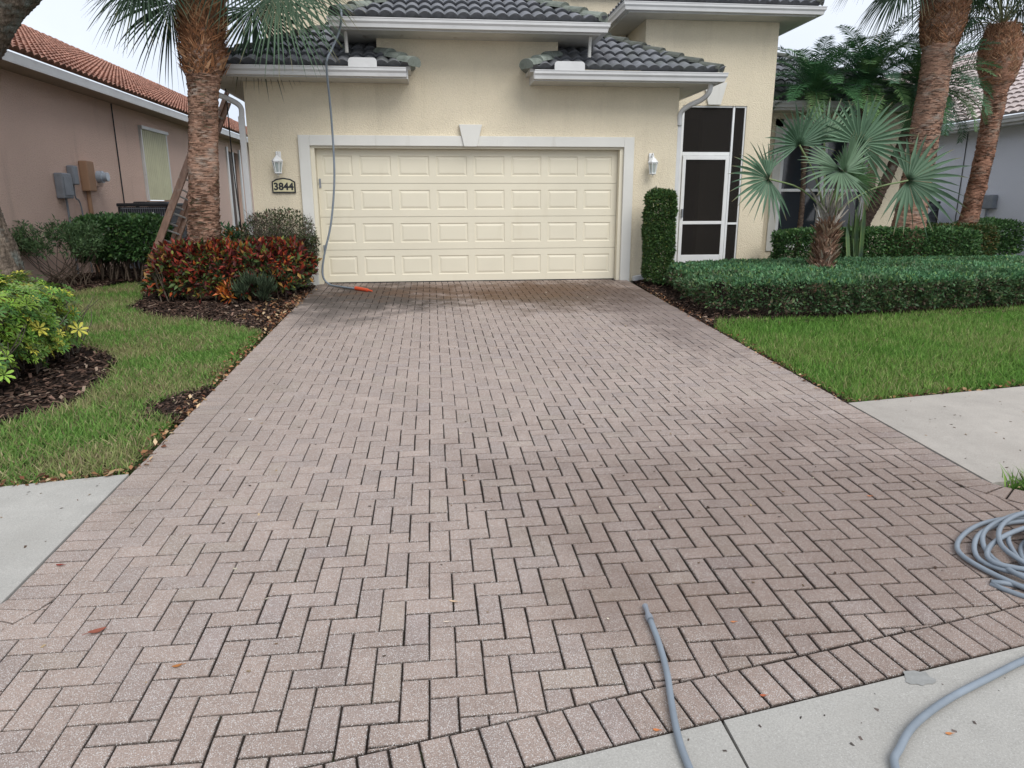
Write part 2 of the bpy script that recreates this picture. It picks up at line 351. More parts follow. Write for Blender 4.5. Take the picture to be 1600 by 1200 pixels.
# ---------------- driveway of herringbone pavers
P=.10125; X0=-.058; Y0=2.575
OUTL=[(-1.883,12.0),(-1.883,9.0),(-1.883,2.93),(-2.0,2.78),(-2.25,2.55),(-2.6,2.25),(-3.1,1.9),(-3.9,1.45),(-4.9,1.02)]
OUTR=[(3.283,12.0),(3.283,3.62),(3.38,3.515),(3.62,3.3),(3.95,3.08),(4.4,2.86),(5.0,2.78),(5.6,2.86)]
def offset(pl,d):
    out=[]
    for i,p in enumerate(pl):
        a=np.array(pl[max(i-1,0)]); b=np.array(pl[min(i+1,len(pl)-1)]); t=(b-a)/np.linalg.norm(b-a); out.append((p[0]-t[1]*d,p[1]+t[0]*d))
    return out
INL=offset(OUTL,.205); INR=offset(OUTR,-.205)
def clip(poly,nx,ny,c):
    """keep nx*x+ny*y<=c"""
    out=[]
    for i in range(len(poly)):
        a=poly[i]; b=poly[(i+1)%len(poly)]; da=nx*a[0]+ny*a[1]-c; db=nx*b[0]+ny*b[1]-c
        if da<=0: out.append(a)
        if da*db<0: t=da/(da-db); out.append((a[0]+t*(b[0]-a[0]),a[1]+t*(b[1]-a[1])))
    return out
def area(p): return .5*abs(sum(p[i][0]*p[(i+1)%len(p)][1]-p[(i+1)%len(p)][0]*p[i][1] for i in range(len(p))))
bv=[];bf=[];bc=[]
def dirtn(x,y): return float(lump(np.array([[x,y,0]]),.9,77)[0])+.55*math.exp(-((x-1.3)**2/2.5+(y-3.3)**2/3))+.8*math.exp(-((x-.5)**2/9+(y-10.8)**2/1.2))
def brick(poly,gap=.0034,ch=.0050):
    # remove duplicates, inset by gap, then chamfer
    q=[]
    for p in poly:
        if not q or math.hypot(p[0]-q[-1][0],p[1]-q[-1][1])>.003: q.append(p)
    if len(q)>1 and math.hypot(q[0][0]-q[-1][0],q[0][1]-q[-1][1])<.003: q.pop()
    if len(q)<3 or area(q)<.0005: return
    s=sum(q[i][0]*q[(i+1)%len(q)][1]-q[(i+1)%len(q)][0]*q[i][1] for i in range(len(q)))
    if s<0: q=q[::-1]
    def inset(q,d):
        n=len(q); out=[]
        for i in range(n):
            a=np.array(q[i-1]); b=np.array(q[i]); c=np.array(q[(i+1)%n])
            u=(b-a)/np.linalg.norm(b-a); v=(c-b)/np.linalg.norm(c-b)
            n1=np.array((-u[1],u[0])); n2=np.array((-v[1],v[0])); m=n1+n2; l=np.dot(m,n1)
            out.append(b+m/max(l,.35)*d)
        return out
    pc=np.mean(q,axis=0); dn=min(1.25,max(0,.45+.55*dirtn(pc[0],pc[1]))); gap=gap*(.58+.50*dn); ch=ch*(.5+.55*dn)
    g=gap*random.uniform(.6,1.5)
    o1=inset(q,g); o2=inset(q,g+ch); n=len(q); b0=len(bv)
    cx,cy=np.mean(o1,axis=0); dz=random.gauss(0,.0007); sx,sy=random.gauss(0,.006),random.gauss(0,.006)
    h=lambda p:dz+sx*(p[0]-cx)+sy*(p[1]-cy)+gz(p[1])
    jx=[(random.uniform(-.0008,.0008),random.uniform(-.0008,.0008)) for _ in q]
    for lay,z in ((o1,-.03),(o1,-ch*.9),(o2,0)):
        for k,p in enumerate(lay): bv.append((p[0]+jx[k][0],p[1]+jx[k][1],h(p)+z))
    for k in range(2):
        for i in range(n): j=(i+1)%n; bf.append((b0+k*n+i,b0+k*n+j,b0+(k+1)*n+j,b0+(k+1)*n+i))
    bf.append(tuple(b0+2*n+i for i in range(n)))
    r=random.random()
    c=np.array((.345,.272,.232)) if r<.70 else (np.array((.332,.266,.232)) if r<.90 else (np.array((.338,.272,.228)) if r<.98 else np.array((.320,.258,.230))))
    c=c*random.gauss(1,.035)
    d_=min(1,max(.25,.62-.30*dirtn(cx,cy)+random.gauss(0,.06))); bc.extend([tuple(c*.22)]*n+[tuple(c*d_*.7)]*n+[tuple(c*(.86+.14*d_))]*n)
segs=[]
def edges_of(pl,side):
    return [(pl[i],pl[i+1],side) for i in range(len(pl)-1)]
def xat(pl,y):
    for i in range(len(pl)-1):
        if min(pl[i][1],pl[i+1][1])<=y<=max(pl[i][1],pl[i+1][1]) and pl[i][1]!=pl[i+1][1]:
            return i
    return len(pl)-2 if y<pl[-1][1] else 0
fi=lambda x:front(x)+.205
YT=11.98
for i in range(-46,60):
    for j in range(-24,96):
        s=(i+j)%4
        if s==0: q=[(i,j),(i+2,j),(i+2,j+1),(i,j+1)]
        elif s==2: q=[(i,j),(i+1,j),(i+1,j+2),(i,j+2)]
        else: continue
        q=[(X0+a*P,Y0+b*P) for a,b in q]
        cx=sum(a for a,_ in q)/4; cy=sum(b for _,b in q)/4
        if cx<-4.6 or cx>5.3 or cy>YT-.1 or cy<fi(cx)-.3: continue
        # clip front (direction vector (1,.187))
        q=clip(q,.187,-1,-(1.79+.205))
        if cy>11.5: q=clip(q,0,1,YT-.21)
        if len(q)<3: continue
        ok=True
        for pl,sgn in ((INL,-1),(INR[:6],1)):
            k=xat(pl,cy)
            if cy<pl[-1][1]: continue
            best=None
            for kk in (k,k+1,k-1):
                if kk<0 or kk>len(pl)-2 or cy>6 and kk!=k: continue
                if abs(kk-k) and not (min(pl[kk][1],pl[kk+1][1])-.15<cy<max(pl[kk][1],pl[kk+1][1])+.15): continue
                a,b=pl[kk],pl[kk+1]; ymin,ymax=min(a[1],b[1]),max(a[1],b[1])
                nx,ny=(b[1]-a[1]),-(b[0]-a[0])   # outward for left when heading down
                L_=math.hypot(nx,ny); nx/=L_; ny/=L_
                if sgn==1: nx,ny=-nx,-ny
                c_=nx*a[0]+ny*a[1]; 
                q2=clip(q,nx,ny,c_)
                if len(q2)>=3 and (best is None or area(q2)>area(best)): best=q2
            if best is None: ok=False; break
            q=best
        if ok and len(q)>=3: brick(q)
def soldier(outer,inner,step=.1015):
    o=np.array(outer); n_=np.array(inner); l=np.r_[0,np.cumsum(np.linalg.norm(np.diff(n_,axis=0),axis=1))]
    t=0
    while t+step<l[-1]:
        a=[(np.interp(u,l,n_[:,0]),np.interp(u,l,n_[:,1])) for u in (t,t+step)]; b=[(np.interp(u,l,o[:,0]),np.interp(u,l,o[:,1])) for u in (t,t+step)]
        brick([a[0],a[1],b[1],b[0]]); t+=step
soldier(OUTL,INL); soldier(OUTR,INR)
# front soldier course along the kerb and the row under the garage door
xs0,xs1=-4.6,5.2; st=.1005
x=xs0
nn=np.array((-.187,1))/math.hypot(1,.187); tt_=np.array((1,.187))/math.hypot(1,.187)
while x<xs1:
    a=np.array((x,front(x))); b=a+tt_*st; brick([a,b,b+nn*.2,a+nn*.2]); x=b[0]
x=-1.67
while x<3.04: brick([(x,YT-.205),(x+.1005,YT-.205),(x+.1005,YT),(x,YT)]); x+=.1005
drive=mk('driveway',bv,bf,M['paver'],None,np.array(bc)); drive['kind']='structure'
sheet('driveway_bed',[OUTL[0]]+OUTL[1:]+[(-4.7,.92),(5.3,2.77)]+OUTR[::-1],-.0095,M['joint'])
# ================================================= ROOFS, GUTTERS
def roof_plane(O,u,v,pitch,length,depth,clips,m,base,name='roof',parent=None,wave=.187,course=.345,amp=.045,step=.045,cvar=.08,tint=None):
    """tiled slope: O eave start, u along eave, v horizontal upslope; clips: (point, normal) vertical planes, normal points to what is cut away"""
    O=np.array(O,float); u=np.array(u,float); v=np.array(v,float); sl=math.hypot(1,pitch); S=(v+np.array((0,0,pitch)))/sl; n=np.cross(u,S)
    if n[2]<0: n=-n
    nu=int(length/wave)+1; k=8; nc=int(depth*sl/course)+1
    us=np.arange(nu*k+1)/k*wave; 
    prof=amp*(np.abs(np.cos(np.pi*us/wave))**.9)
    V=[];F=[];C=[]
    W=len(us)
    for c in range(nc):
        tint_c=rng.normal(1,cvar,nu+1)
        off=rng.normal(0,.004,nu+1)
        b=len(V)*0
        rows=[(c*course+.05,-.012,1.0,-.012),(c*course+.004,step-.018,1,0),(c*course-.004,step,1,0),((c+1)*course+.05,-.004,1,0)]
        ti=np.minimum((us/wave+.5).astype(int),nu); cc=np.array(base)[None]*tint_c[ti][:,None]
        start=sum(len(x) for x in V)
        for (s,h,_,_) in rows:
            s2=s+ (off[ti] if s<(c+.9)*course else 0)
            hh=h+prof if h>-.01 else np.full(W,-.012)+prof*.0
            pts=O[None]+u[None]*us[:,None]+S[None]*(np.broadcast_to(s2,(W,))[:,None])+n[None]*hh[:,None]
            V.append(pts); C.append(cc)
        for r in range(3):
            a=start+r*W+np.arange(W-1); F.append(np.stack([a,a+1,a+1+W,a+W],1))
    V=np.vstack(V);F=np.vstack(F);C=np.vstack(C)
    me=bpy.data.meshes.new(name); me.from_pydata(V.tolist(),[],F.tolist()); setcol(me,C)
    bm=bmesh.new(); bm.from_mesh(me)
    for (p,nn_) in clips:
        bmesh.ops.bisect_plane(bm,geom=bm.verts[:]+bm.edges[:]+bm.faces[:],plane_co=p,plane_no=nn_,clear_outer=True)
    bm.normal_update()
    off_=inv(parent,np.zeros(3))
    for vv in bm.verts: vv.co+=Vector(off_)
    bm.to_mesh(me); bm.free(); me.materials.append(m)
    return link(bpy.data.objects.new(name,me),parent)
def caps(a,b,m,base,parent,name='ridge_cap',r=.115,ln=.36,lift=.02):
    a=np.array(a,float); b=np.array(b,float); L_=np.linalg.norm(b-a); t=(b-a)/L_; side=np.cross(t,(0,0,1)); side/=np.linalg.norm(side); up=np.cross(side,t)
    mb=MB(); n=int(L_/ln)+1; c_=np.array(base)
    for i in range(n):
        s0=i*ln; s1=min(s0+ln+.05,L_+.05); col=c_*random.gauss(1,.12); tw=random.gauss(0,.008)
        v=[];f=[]
        for (s,rr,z) in ((s0,r*1.0,lift+.034),(s1,r*.86,lift)):
            for k in range(9):
                th=math.pi*(k/8); v.append(a+t*s+side*(math.cos(th)*rr+tw)+up*(math.sin(th)*rr*.75-r*.25+z))
        for (s,rr,z) in ((s0,r*.8,lift+.01),):
            for k in range(9):
                th=math.pi*(k/8); v.append(a+t*s+side*math.cos(th)*rr+up*(math.sin(th)*rr*.75-r*.25+z-.012))
        for k in range(8): f+=[(k,k+1,9+k+1,9+k),(18+k,18+k+1,k+1,k)]
        # front closing face of the first cap (mortar)
        if i==0: f.append(tuple(18+k for k in range(9)))
        mb.add(v,f,col)
    return mb.build(name,m,parent,usecol=True,smooth=False)
def gutter(pts,parent,name='gutter',h=.125,w_=.115,closed_ends=True,m=None):
    """pts: roof edge line (top of fascia) as 3D polyline, outward side to the right-hand of travel x up"""
    prof=[(0,0),(0,-h),(w_*.72,-h),(w_*.80,-h*.62),(w_*.98,-h*.40),(w_,-.012),(w_+.006,-.012),(w_+.006,0),(w_-.012,0),(w_-.014,-.02),(w_*.75,-h*.45),(w_*.65,-h+.012),(.012,-h+.012),(.012,0)]
    P_=[np.array(p,float) for p in pts]; rows=[]
    for i,p in enumerate(P_):
        d0=P_[i]-P_[i-1] if i>0 else P_[1]-P_[0]; d1=P_[i+1]-P_[i] if i<len(P_)-1 else d0
        n0=np.array((d0[1],-d0[0],0.)); n0/=np.linalg.norm(n0); n1=np.array((d1[1],-d1[0],0.)); n1/=np.linalg.norm(n1)
        m_=n0+n1; m_/=np.dot(m_,n0); rows.append([p+m_*a+np.array((0,0,b)) for a,b in prof])
    v=[q for r_ in rows for q in r_]; k=len(prof); f=[]
    for i in range(len(rows)-1):
        for j in range(k): f.append((i*k+j,i*k+(j+1)%k,(i+1)*k+(j+1)%k,(i+1)*k+j))
    f.append(tuple(range(k))); f.append(tuple((len(rows)-1)*k+j for j in range(k))[::-1])
    # end caps as full outline
    o=mk(name,v,f,m or M['alu'],parent); return o
def wallmesh(name,panels,m,parent): 
    mb=MB()
    for p in panels: mb.box(*p)
    return mb.build(name,m,parent)
GREY=(.175,.18,.192); CAPC=(.115,.122,.105)
# ================================================= YELLOW HOUSE
H=empty('garage_house',(0.6,D,0),'cream stucco house with double garage and dark grey tile roofs','house')
XL,XR=-2.77,4.05; ZS=3.07
OXL,OXR,OZ=-1.844,3.156,2.15     # opening
Z0=-.1
# front wall with the door opening, one mesh
mb=MB(); Yf=D+.02
def wallwithhole(mb,x0,x1,z0,z1,hx0,hx1,hz1,y0,y1,hz0=None):
    mb.box((x0,y0,z0),(hx0,y1,z1)); mb.box((hx1,y0,z0),(x1,y1,z1)); mb.box((hx0,y0,hz1),(hx1,y1,z1))
    if hz0 is not None: mb.box((hx0,y0,z0),(hx1,y1,hz0))
wallwithhole(mb,XL,XR,Z0,3.20,OXL-.02,OXR+.02,OZ+.02,Yf,Yf+.2)
mb.box((XL,Yf+.2,Z0),(XL+.2,19.5,3.20)); mb.box((XR-.2,Yf+.2,Z0),(XR,13.5,3.20))
mb.box((-.75,Yf,3.20),(2.05,Yf+.2,3.78))           # raised centre flush with the front
mb.box((-1.0,12.45,3.3),(2.42,12.65,4.05)); mb.box((-1.0,12.65,3.3),(-.8,15,4.05)); mb.box((2.22,12.65,3.3),(2.42,15,4.05))
mb.build('wall',M['stucco'],H)
# tower over the entry
EX0,EX1=4.69,5.93
mb=MB()
wallwithhole(mb,3.93,6.43,Z0,4.47,EX0,EX1,3.02,13.5,13.7,.10)
mb.box((3.93,13.7,3.2),(4.13,17.5,4.47)); mb.box((6.23,13.7,Z0),(6.43,17.5,4.47))
mb.build('wall',M['stucco'],H)
# entry recess behind the screen: tiled floor, side walls, front door in shade
mb=MB(); mb.box((4.2,13.7,-.05),(6.23,16.6,.10)); mb.build('entry_floor',M['concrete_warm'],H)
mb=MB(); mb.box((4.2,16.4,.1),(6.22,16.6,3.1)); mb.box((4.1,13.7,.1),(4.2,16.5,3.1)); mb.box((4.2,13.7,3.1),(6.22,16.6,3.2)); mb.box((5.62,14.9,.1),(6.22,15.1,3.1)); mb.build('entry_wall',M['stucco'],H)
mb=MB(); mb.box((4.8,16.34,.1),(5.72,16.39,2.2)); dr=mb.build('entry_door',mat('brown_door',(.10,.065,.045),.5,.4),H)
mb=MB(); mb.lathe([(.012,0),(.03,.02),(.03,.05),(.01,.07)],(5.63,16.3,1.05),12); mb.build('door_knob',M['alum_dark'],dr)
# wing with the window
mb=MB(); wallwithhole(mb,6.43,10.15,Z0,3.1,7.42,9.42,2.80,15.0,15.25,.30)
mb.box((9.95,15.25,Z0),(10.15,22,3.1)); mb.build('wall',M['stucco'],H)
# projecting pier to the right of the window
mb=MB(); mb.box((9.47,14.75,Z0),(10.152,14.997,3.09)); mb.build('wall_pier',M['stucco'],H)
# window (double, hung sashes)
wf=MB()
for a,b in (((7.42,15.02,.30),(7.50,15.12,2.80)),((9.34,15.02,.30),(9.42,15.12,2.80)),((7.50,15.02,.30),(9.34,15.12,.39)),((7.50,15.02,2.72),(9.34,15.12,2.80)),((8.37,15.02,.39),(8.47,15.12,2.72)),((7.50,15.035,1.50),(8.37,15.11,1.56)),((8.47,15.035,1.50),(9.34,15.11,1.56))): wf.box(a,b)
win=wf.build('window',M['white'],H,bevel=.006)
g=MB(); g.box((7.5,15.08,.39),(8.37,15.085,1.5)); g.box((8.47,15.08,.39),(9.34,15.085,1.5)); g.box((7.5,15.08,1.56),(8.37,15.085,2.72)); g.box((8.47,15.08,1.56),(9.34,15.085,2.72)); g.build('pane',M['glass'],win)
g=MB(); g.box((7.36,14.96,.22),(9.46,15.019,.297)); g.build('sill',M['trim'],win,bevel=.008)
g=MB()
for k in range(44): x=7.5+k*.0425; g.box((x,15.14,.36),(x+.034,15.145,2.76))
g.build('blind',M['blind'],win)
# white band round the window's left and top
g=MB(); g.box((7.24,14.97,.25),(7.40,14.998,2.97)); g.box((7.24,14.97,2.815),(9.46,14.998,2.97)); g.build('window_surround',M['trim'],H)
# garage door surround (butted pieces)
g=MB(); y0,y1=D-.03,D+.02; 
g.box((-2.015,y0,-.03),(OXL,y1,2.305)); g.box((OXR,y0,-.03),(3.322,y1,2.305)); g.box((OXL,y0,OZ),(OXR,y1,2.305))
g.build('door_surround',M['trim'],H,bevel=.006)
g=MB(); g.prism([(.55,D-.06,2.145),(.755,D-.06,2.145),(.842,D-.06,2.475),(.475,D-.06,2.475)],(0,.08,0)); g.build('keystone',M['trim'],H,bevel=.006)
# inner jamb (painted cream) and weather strip
g=MB(); g.box((OXL-.018,D+.02,-.03),(OXL+.06,D+.19,OZ+.018)); g.box((OXR-.06,D+.02,-.03),(OXR+.018,D+.19,OZ+.018)); g.box((OXL+.06,D+.02,OZ-.035),(OXR-.06,D+.19,OZ+.018)); g.build('door_jamb',M['door'],H,bevel=.004)
# garage door: four sections of eight raised panels
def garage_door():
    mb=MB(); x0,x1=OXL+.063,OXR-.063; yb=D+.15; nsec=4; hs=(OZ-.035-.012)/nsec; 
    for s in range(nsec):
        za=.012+s*hs+.003; zb=.012+(s+1)*hs-.003
        W_=(x1-x0)/8
        def ring(r0,y0_,r1,y1_):
            v=[(r0[0],y0_,r0[1]),(r0[2],y0_,r0[1]),(r0[2],y0_,r0[3]),(r0[0],y0_,r0[3]),(r1[0],y1_,r1[1]),(r1[2],y1_,r1[1]),(r1[2],y1_,r1[3]),(r1[0],y1_,r1[3])]
            mb.add(v,[(0,1,5,4),(1,2,6,5),(2,3,7,6),(3,0,4,7)])
        for k in range(8):
            a=x0+k*W_; b=a+W_; r0=(a,za,b,zb)
            mg=.072
            pa=a+(.055 if k else .09); pb=b-(.055 if k<7 else .09)
            r1=(pa,za+.11,pb,zb-.10); 
            def ins(r,d): return (r[0]+d,r[1]+d,r[2]-d,r[3]-d)
            ring(r0,yb,r1,yb); ring(r1,yb,ins(r1,.012),yb+.010); ring(ins(r1,.012),yb+.010,ins(r1,.022),yb+.010); ring(ins(r1,.022),yb+.010,ins(r1,.05),yb+.001)
            q=ins(r1,.05); mb.add([(q[0],yb+.001,q[1]),(q[2],yb+.001,q[1]),(q[2],yb+.001,q[3]),(q[0],yb+.001,q[3])],[(0,1,2,3)])
        # tongue lip between sections
        mb.add([(x0,yb,zb),(x1,yb,zb),(x1,yb+.03,zb+.002),(x0,yb+.03,zb+.002)],[(0,1,2,3)]); mb.add([(x0,yb,za),(x1,yb,za),(x1,yb+.03,za-.002),(x0,yb+.03,za-.002)],[(3,2,1,0)])
    mb.box((x0,yb+.03,.0),(x1,yb+.05,OZ-.035))
    o=mb.build('garage_door',M['door'],H)
    g=MB(); g.box((x0,yb-.004,-.012),(x1,yb+.028,.012)); g.build('bottom_seal',M['black_metal'],o)
    g=MB(); g.box((x0+.02,yb-.014,.50),(x0+.05,yb-.001,.62)); g.box((x0+.02,yb-.014,1.52),(x0+.05,yb-.001,1.66)); g.pieces('hinge_plate',M['alum_dark'],o)
garage_door()
# soffits + fascia
OV=.44; ZG=3.205
def soffit_box(a,b,z,name='soffit'):
    g=MB(); g.box((a[0],a[1],z),(b[0],b[1],z+.02)); return g.build(name,M['soffit'],H)
soffit_box((XL-.45,D-OV,0),(-.30,D+.018,0),ZS); soffit_box((1.62,D-OV,0),(XR+.42,D+.018,0),ZS)
soffit_box((XL-.45,D+.02,0),(XL-.002,19.5,0),ZS); soffit_box((XR+.002,D+.02,0),(XR+.42,13.498,0),ZS)
g=MB(); z0,z1=ZS-.005,ZG
g.box((XL-.47,D-OV-.02,z0),(-.30,D-OV,z1)); g.box((1.62,D-OV-.02,z0),(XR+.44,D-OV,z1)); g.box((-.298,D-OV-.02,z0),(-.28,D+.018,z1)); g.box((1.60,D-OV-.02,z0),(1.618,D+.018,z1))
g.box((XL-.47,D-OV+.001,z0),(XL-.45,19.5,z1)); g.box((XR+.42,D-OV+.001,z0),(XR+.44,13.45,z1))
g.pieces('fascia',M['alu'],H)
yg=D-OV-.021
gutter([(XL-.47,19.5,ZG),(XL-.47,yg,ZG),(-.30,yg,ZG)][::1] and [(-.30,yg,ZG)][:0]+[(XL-.471,19.5,ZG),(XL-.471,yg,ZG),(-.30,yg,ZG)],H)
gutter([(1.60,yg,ZG),(XR+.441,yg,ZG),(XR+.441,13.45,ZG)],H)
# splash guards on the gutters
for x0,x1 in ((-1.13,-.72),(1.90,2.36)):
    g=MB(); z=ZG-.01; yy=yg-.112; r=.05
    pts=[(x0,yy,z),(x1,yy,z),(x1,yy,z+.08)]+[(x1-r+r*math.cos(t),yy,z+.08+r*math.sin(t)) for t in (0.5,1.1,1.57)]+[(x0+r-r*math.cos(t),yy,z+.08+r*math.sin(t)) for t in (1.57,1.1,.5)]+[(x0,yy,z+.08)]
    g.prism(pts,(0,-.006,0)); g.build('splash_guard',M['alu'],H)
# lower roof: front slope in two visible stretches, sides
ZE=ZG+.02; EY=yg-.04; EXL,EXR=XL-.51,XR+.48
hipL=lambda t:(EXL+t,EY+t,ZE+.5*t); hipR=lambda t:(EXR-t,EY+t,ZE+.5*t)
q=1/math.sqrt(2)
RL,RR=-.20,1.50
roof_plane((EXL,EY,ZE),(1,0,0),(0,1,0),.5,EXR-EXL,.9,[((EXL,EY,0),(-q,q,0)),((RL,EY,0),(q,q,0)),((0,D+.03,0),(0,1,0))],M['tile'],GREY,parent=H)
roof_plane((EXL,EY,ZE),(1,0,0),(0,1,0),.5,EXR-EXL,4.1,[((EXL,EY,0),(-q,q,0)),((EXR,EY,0),(q,q,0)),((-.70,0,0),(1,0,0)),((0,D+.03,0),(0,-1,0))],M['tile'],GREY,parent=H)
roof_plane((EXL,EY,ZE),(1,0,0),(0,1,0),.5,EXR-EXL,.9,[((EXR,EY,0),(q,q,0)),((RR,EY,0),(-q,q,0)),((0,D+.03,0),(0,1,0))],M['tile'],GREY,parent=H)
roof_plane((EXL,EY,ZE),(1,0,0),(0,1,0),.5,EXR-EXL,4.1,[((EXR,EY,0),(q,q,0)),((2.0,0,0),(-1,0,0)),((0,D+.03,0),(0,-1,0))],M['tile'],GREY,parent=H)
roof_plane((RL,EY,ZE),(0,1,0),(-1,0,0),.5,D+.015-EY,.7,[((RL,EY,0),(-q,-q,0)),((0,D+.015,0),(0,1,0))],M['tile'],(.20,.22,.195),parent=H)
roof_plane((RR,D+.4,ZE),(0,-1,0),(1,0,0),.5,1.2,.7,[((RR,EY,0),(q,-q,0)),((0,D+.015,0),(0,1,0))],M['tile'],(.20,.22,.195),parent=H)
MOSS=(.25,.28,.245)
caps((RL+.02,EY-.02,ZE+.015),(RL-.50,EY+.50,ZE+.27),M['cap'],MOSS,H,r=.135,ln=.27); caps((RR-.02,EY-.02,ZE+.015),(RR+.50,EY+.50,ZE+.27),M['cap'],MOSS,H,r=.135,ln=.27)
# centre stretch behind the raised wall
roof_plane((-.12,EY,ZE),(1,0,0),(0,1,0),.5,1.62,4.1,[((0,15.3,0),(0,1,0)),((0,12.7,0),(0,-1,0))],M['tile'],GREY,parent=H)
roof_plane((EXL,19.6,ZE),(0,-1,0),(1,0,0),.5,19.6-EY,4.0,[((EXL,EY,0),(q,-q,0))],M['tile'],GREY,parent=H)
roof_plane((EXR,EY,ZE),(0,1,0),(-1,0,0),.5,8,4.0,[((EXR,EY,0),(-q,-q,0)),((0,13.49,0),(0,1,0))],M['tile'],GREY,parent=H)
g=MB(); g.box((-.298,EY+.03,ZG-.02),(-.24,D+.016,ZE+.01)); g.build('verge_board',M['soffit'],H)
g=MB(); g.box((1.54,EY+.03,ZG-.02),(1.598,D+.016,ZE+.01)); g.build('verge_board',M['soffit'],H)
caps(hipL(.02),hipL(4.0),M['cap'],CAPC,H); caps(hipR(.02),hipR(4.0),M['cap'],CAPC,H)
# raised centre: soffit, gutter, hip roof
ZU=3.705; uy=D-.52
g=MB(); g.box((-1.25,uy,ZU),(2.58,D+.018,ZU+.02)); g.box((-1.25,D+.018,ZU),(-.752,12.449,ZU+.02)); g.box((2.052,D+.018,ZU),(2.58,12.449,ZU+.02)); g.box((-1.25,12.449,ZU),(-1.002,15,ZU+.02)); g.box((2.422,12.449,ZU),(2.58,15,ZU+.02)); g.build('soffit',M['soffit'],H)
g=MB(); g.box((-1.27,uy-.02,ZU-.005),(2.60,uy,ZU+.14)); g.box((-1.27,uy+.001,ZU-.005),(-1.25,15,ZU+.14)); g.box((2.58,uy+.001,ZU-.005),(2.60,15,ZU+.14)); g.pieces('fascia',M['alu'],H)
gutter([(-1.271,15,ZU+.14),(-1.271,uy-.021,ZU+.14),(2.601,uy-.021,ZU+.14),(2.601,15,ZU+.14)],H)
for x in (-1.16,2.47):
    g=MB(); g.tube([(x,uy+.10,ZU),(x,uy+.14,ZU-.12),(x,uy+.16,ZU-.28)],.026,8); g.build('downspout',M['soffit'],H)
ux0,ux1,uyy,uz=-1.31,2.64,uy-.06,ZU+.165
roof_plane((ux0,uyy,uz),(1,0,0),(0,1,0),.5,ux1-ux0,2.1,[((ux0,uyy,0),(-q,q,0)),((ux1,uyy,0),(q,q,0))],M['tile'],GREY,parent=H)
roof_plane((ux0,15,uz),(0,-1,0),(1,0,0),.5,15-uyy,2.1,[((ux0,uyy,0),(q,-q,0))],M['tile'],GREY,parent=H)
roof_plane((ux1,uyy,uz),(0,1,0),(-1,0,0),.5,15-uyy,2.1,[((ux1,uyy,0),(-q,-q,0))],M['tile'],GREY,parent=H)
hw=(ux1-ux0)/2
caps((ux0+.02,uyy+.02,uz+.02),(ux0+hw,uyy+hw,uz+hw*.5),M['cap'],(.19,.21,.18),H,r=.13); caps((ux1-.02,uyy+.02,uz+.02),(ux1-hw,uyy+hw,uz+hw*.5),M['cap'],(.19,.21,.18),H,r=.13)
caps((ux0+hw,uyy+hw,uz+hw*.5),(ux0+hw,15,uz+hw*.5),M['cap'],CAPC,H)
# roof of the main house behind
P2=np.array((4.62,16.5,6.05))
roof_plane((-3.2,14.6,P2[2]-.5*1.9),(1,0,0),(0,1,0),.5,10.5,4.5,[((P2[0],P2[1],0),(q,q,0))],M['tile'],GREY,parent=H)
caps(P2+np.array((1.9,-1.9,-.95)),P2+np.array((-2.6,2.6,1.3)),M['cap'],CAPC,H)
g=MB(); g.box((-3.0,14.75,3.2),(3.9,14.95,5.12)); g.build('wall',M['stucco'],H)
g=MB(); g.box((6.432,17.0,Z0),(6.6,22,3.2)); g.build('wall',M['stucco'],H)
# tower roof
tz=4.455; tx0,tx1,ty=3.50,6.86,13.05
g=MB(); g.box((tx0,ty,tz),(tx1,13.498,tz+.02)); g.box((tx0,13.498,tz),(3.928,17.6,tz+.02)); g.box((6.432,13.498,tz),(tx1,17.6,tz+.02)); g.build('soffit',M['soffit'],H)
g=MB(); g.box((tx0-.02,ty-.02,tz-.005),(tx1+.02,ty,tz+.14)); g.box((tx0-.02,ty+.001,tz-.005),(tx0,17.6,tz+.14)); g.box((tx1,ty+.001,tz-.005),(tx1+.02,17.6,tz+.14)); g.pieces('fascia',M['alu'],H)
gutter([(tx0-.021,17.6,tz+.14),(tx0-.021,ty-.021,tz+.14),(tx1+.021,ty-.021,tz+.14),(tx1+.021,17.6,tz+.14)],H)
a0,a1,ay,az=tx0-.06,tx1+.06,ty-.06,tz+.165
roof_plane((a0,ay,az),(1,0,0),(0,1,0),.5,a1-a0,1.75,[((a0,ay,0),(-q,q,0)),((a1,ay,0),(q,q,0))],M['tile'],GREY,parent=H)
roof_plane((a0,17.6,az),(0,-1,0),(1,0,0),.5,17.6-ay,1.75,[((a0,ay,0),(q,-q,0))],M['tile'],GREY,parent=H)
roof_plane((a1,ay,az),(0,1,0),(-1,0,0),.5,17.6-ay,1.75,[((a1,ay,0),(-q,-q,0))],M['tile'],GREY,parent=H)
caps((a0,ay,az+.02),(a0+1.7,ay+1.7,az+.86),M['cap'],CAPC,H); caps((a1,ay,az+.02),(a1-1.7,ay+1.7,az+.86),M['cap'],CAPC,H)
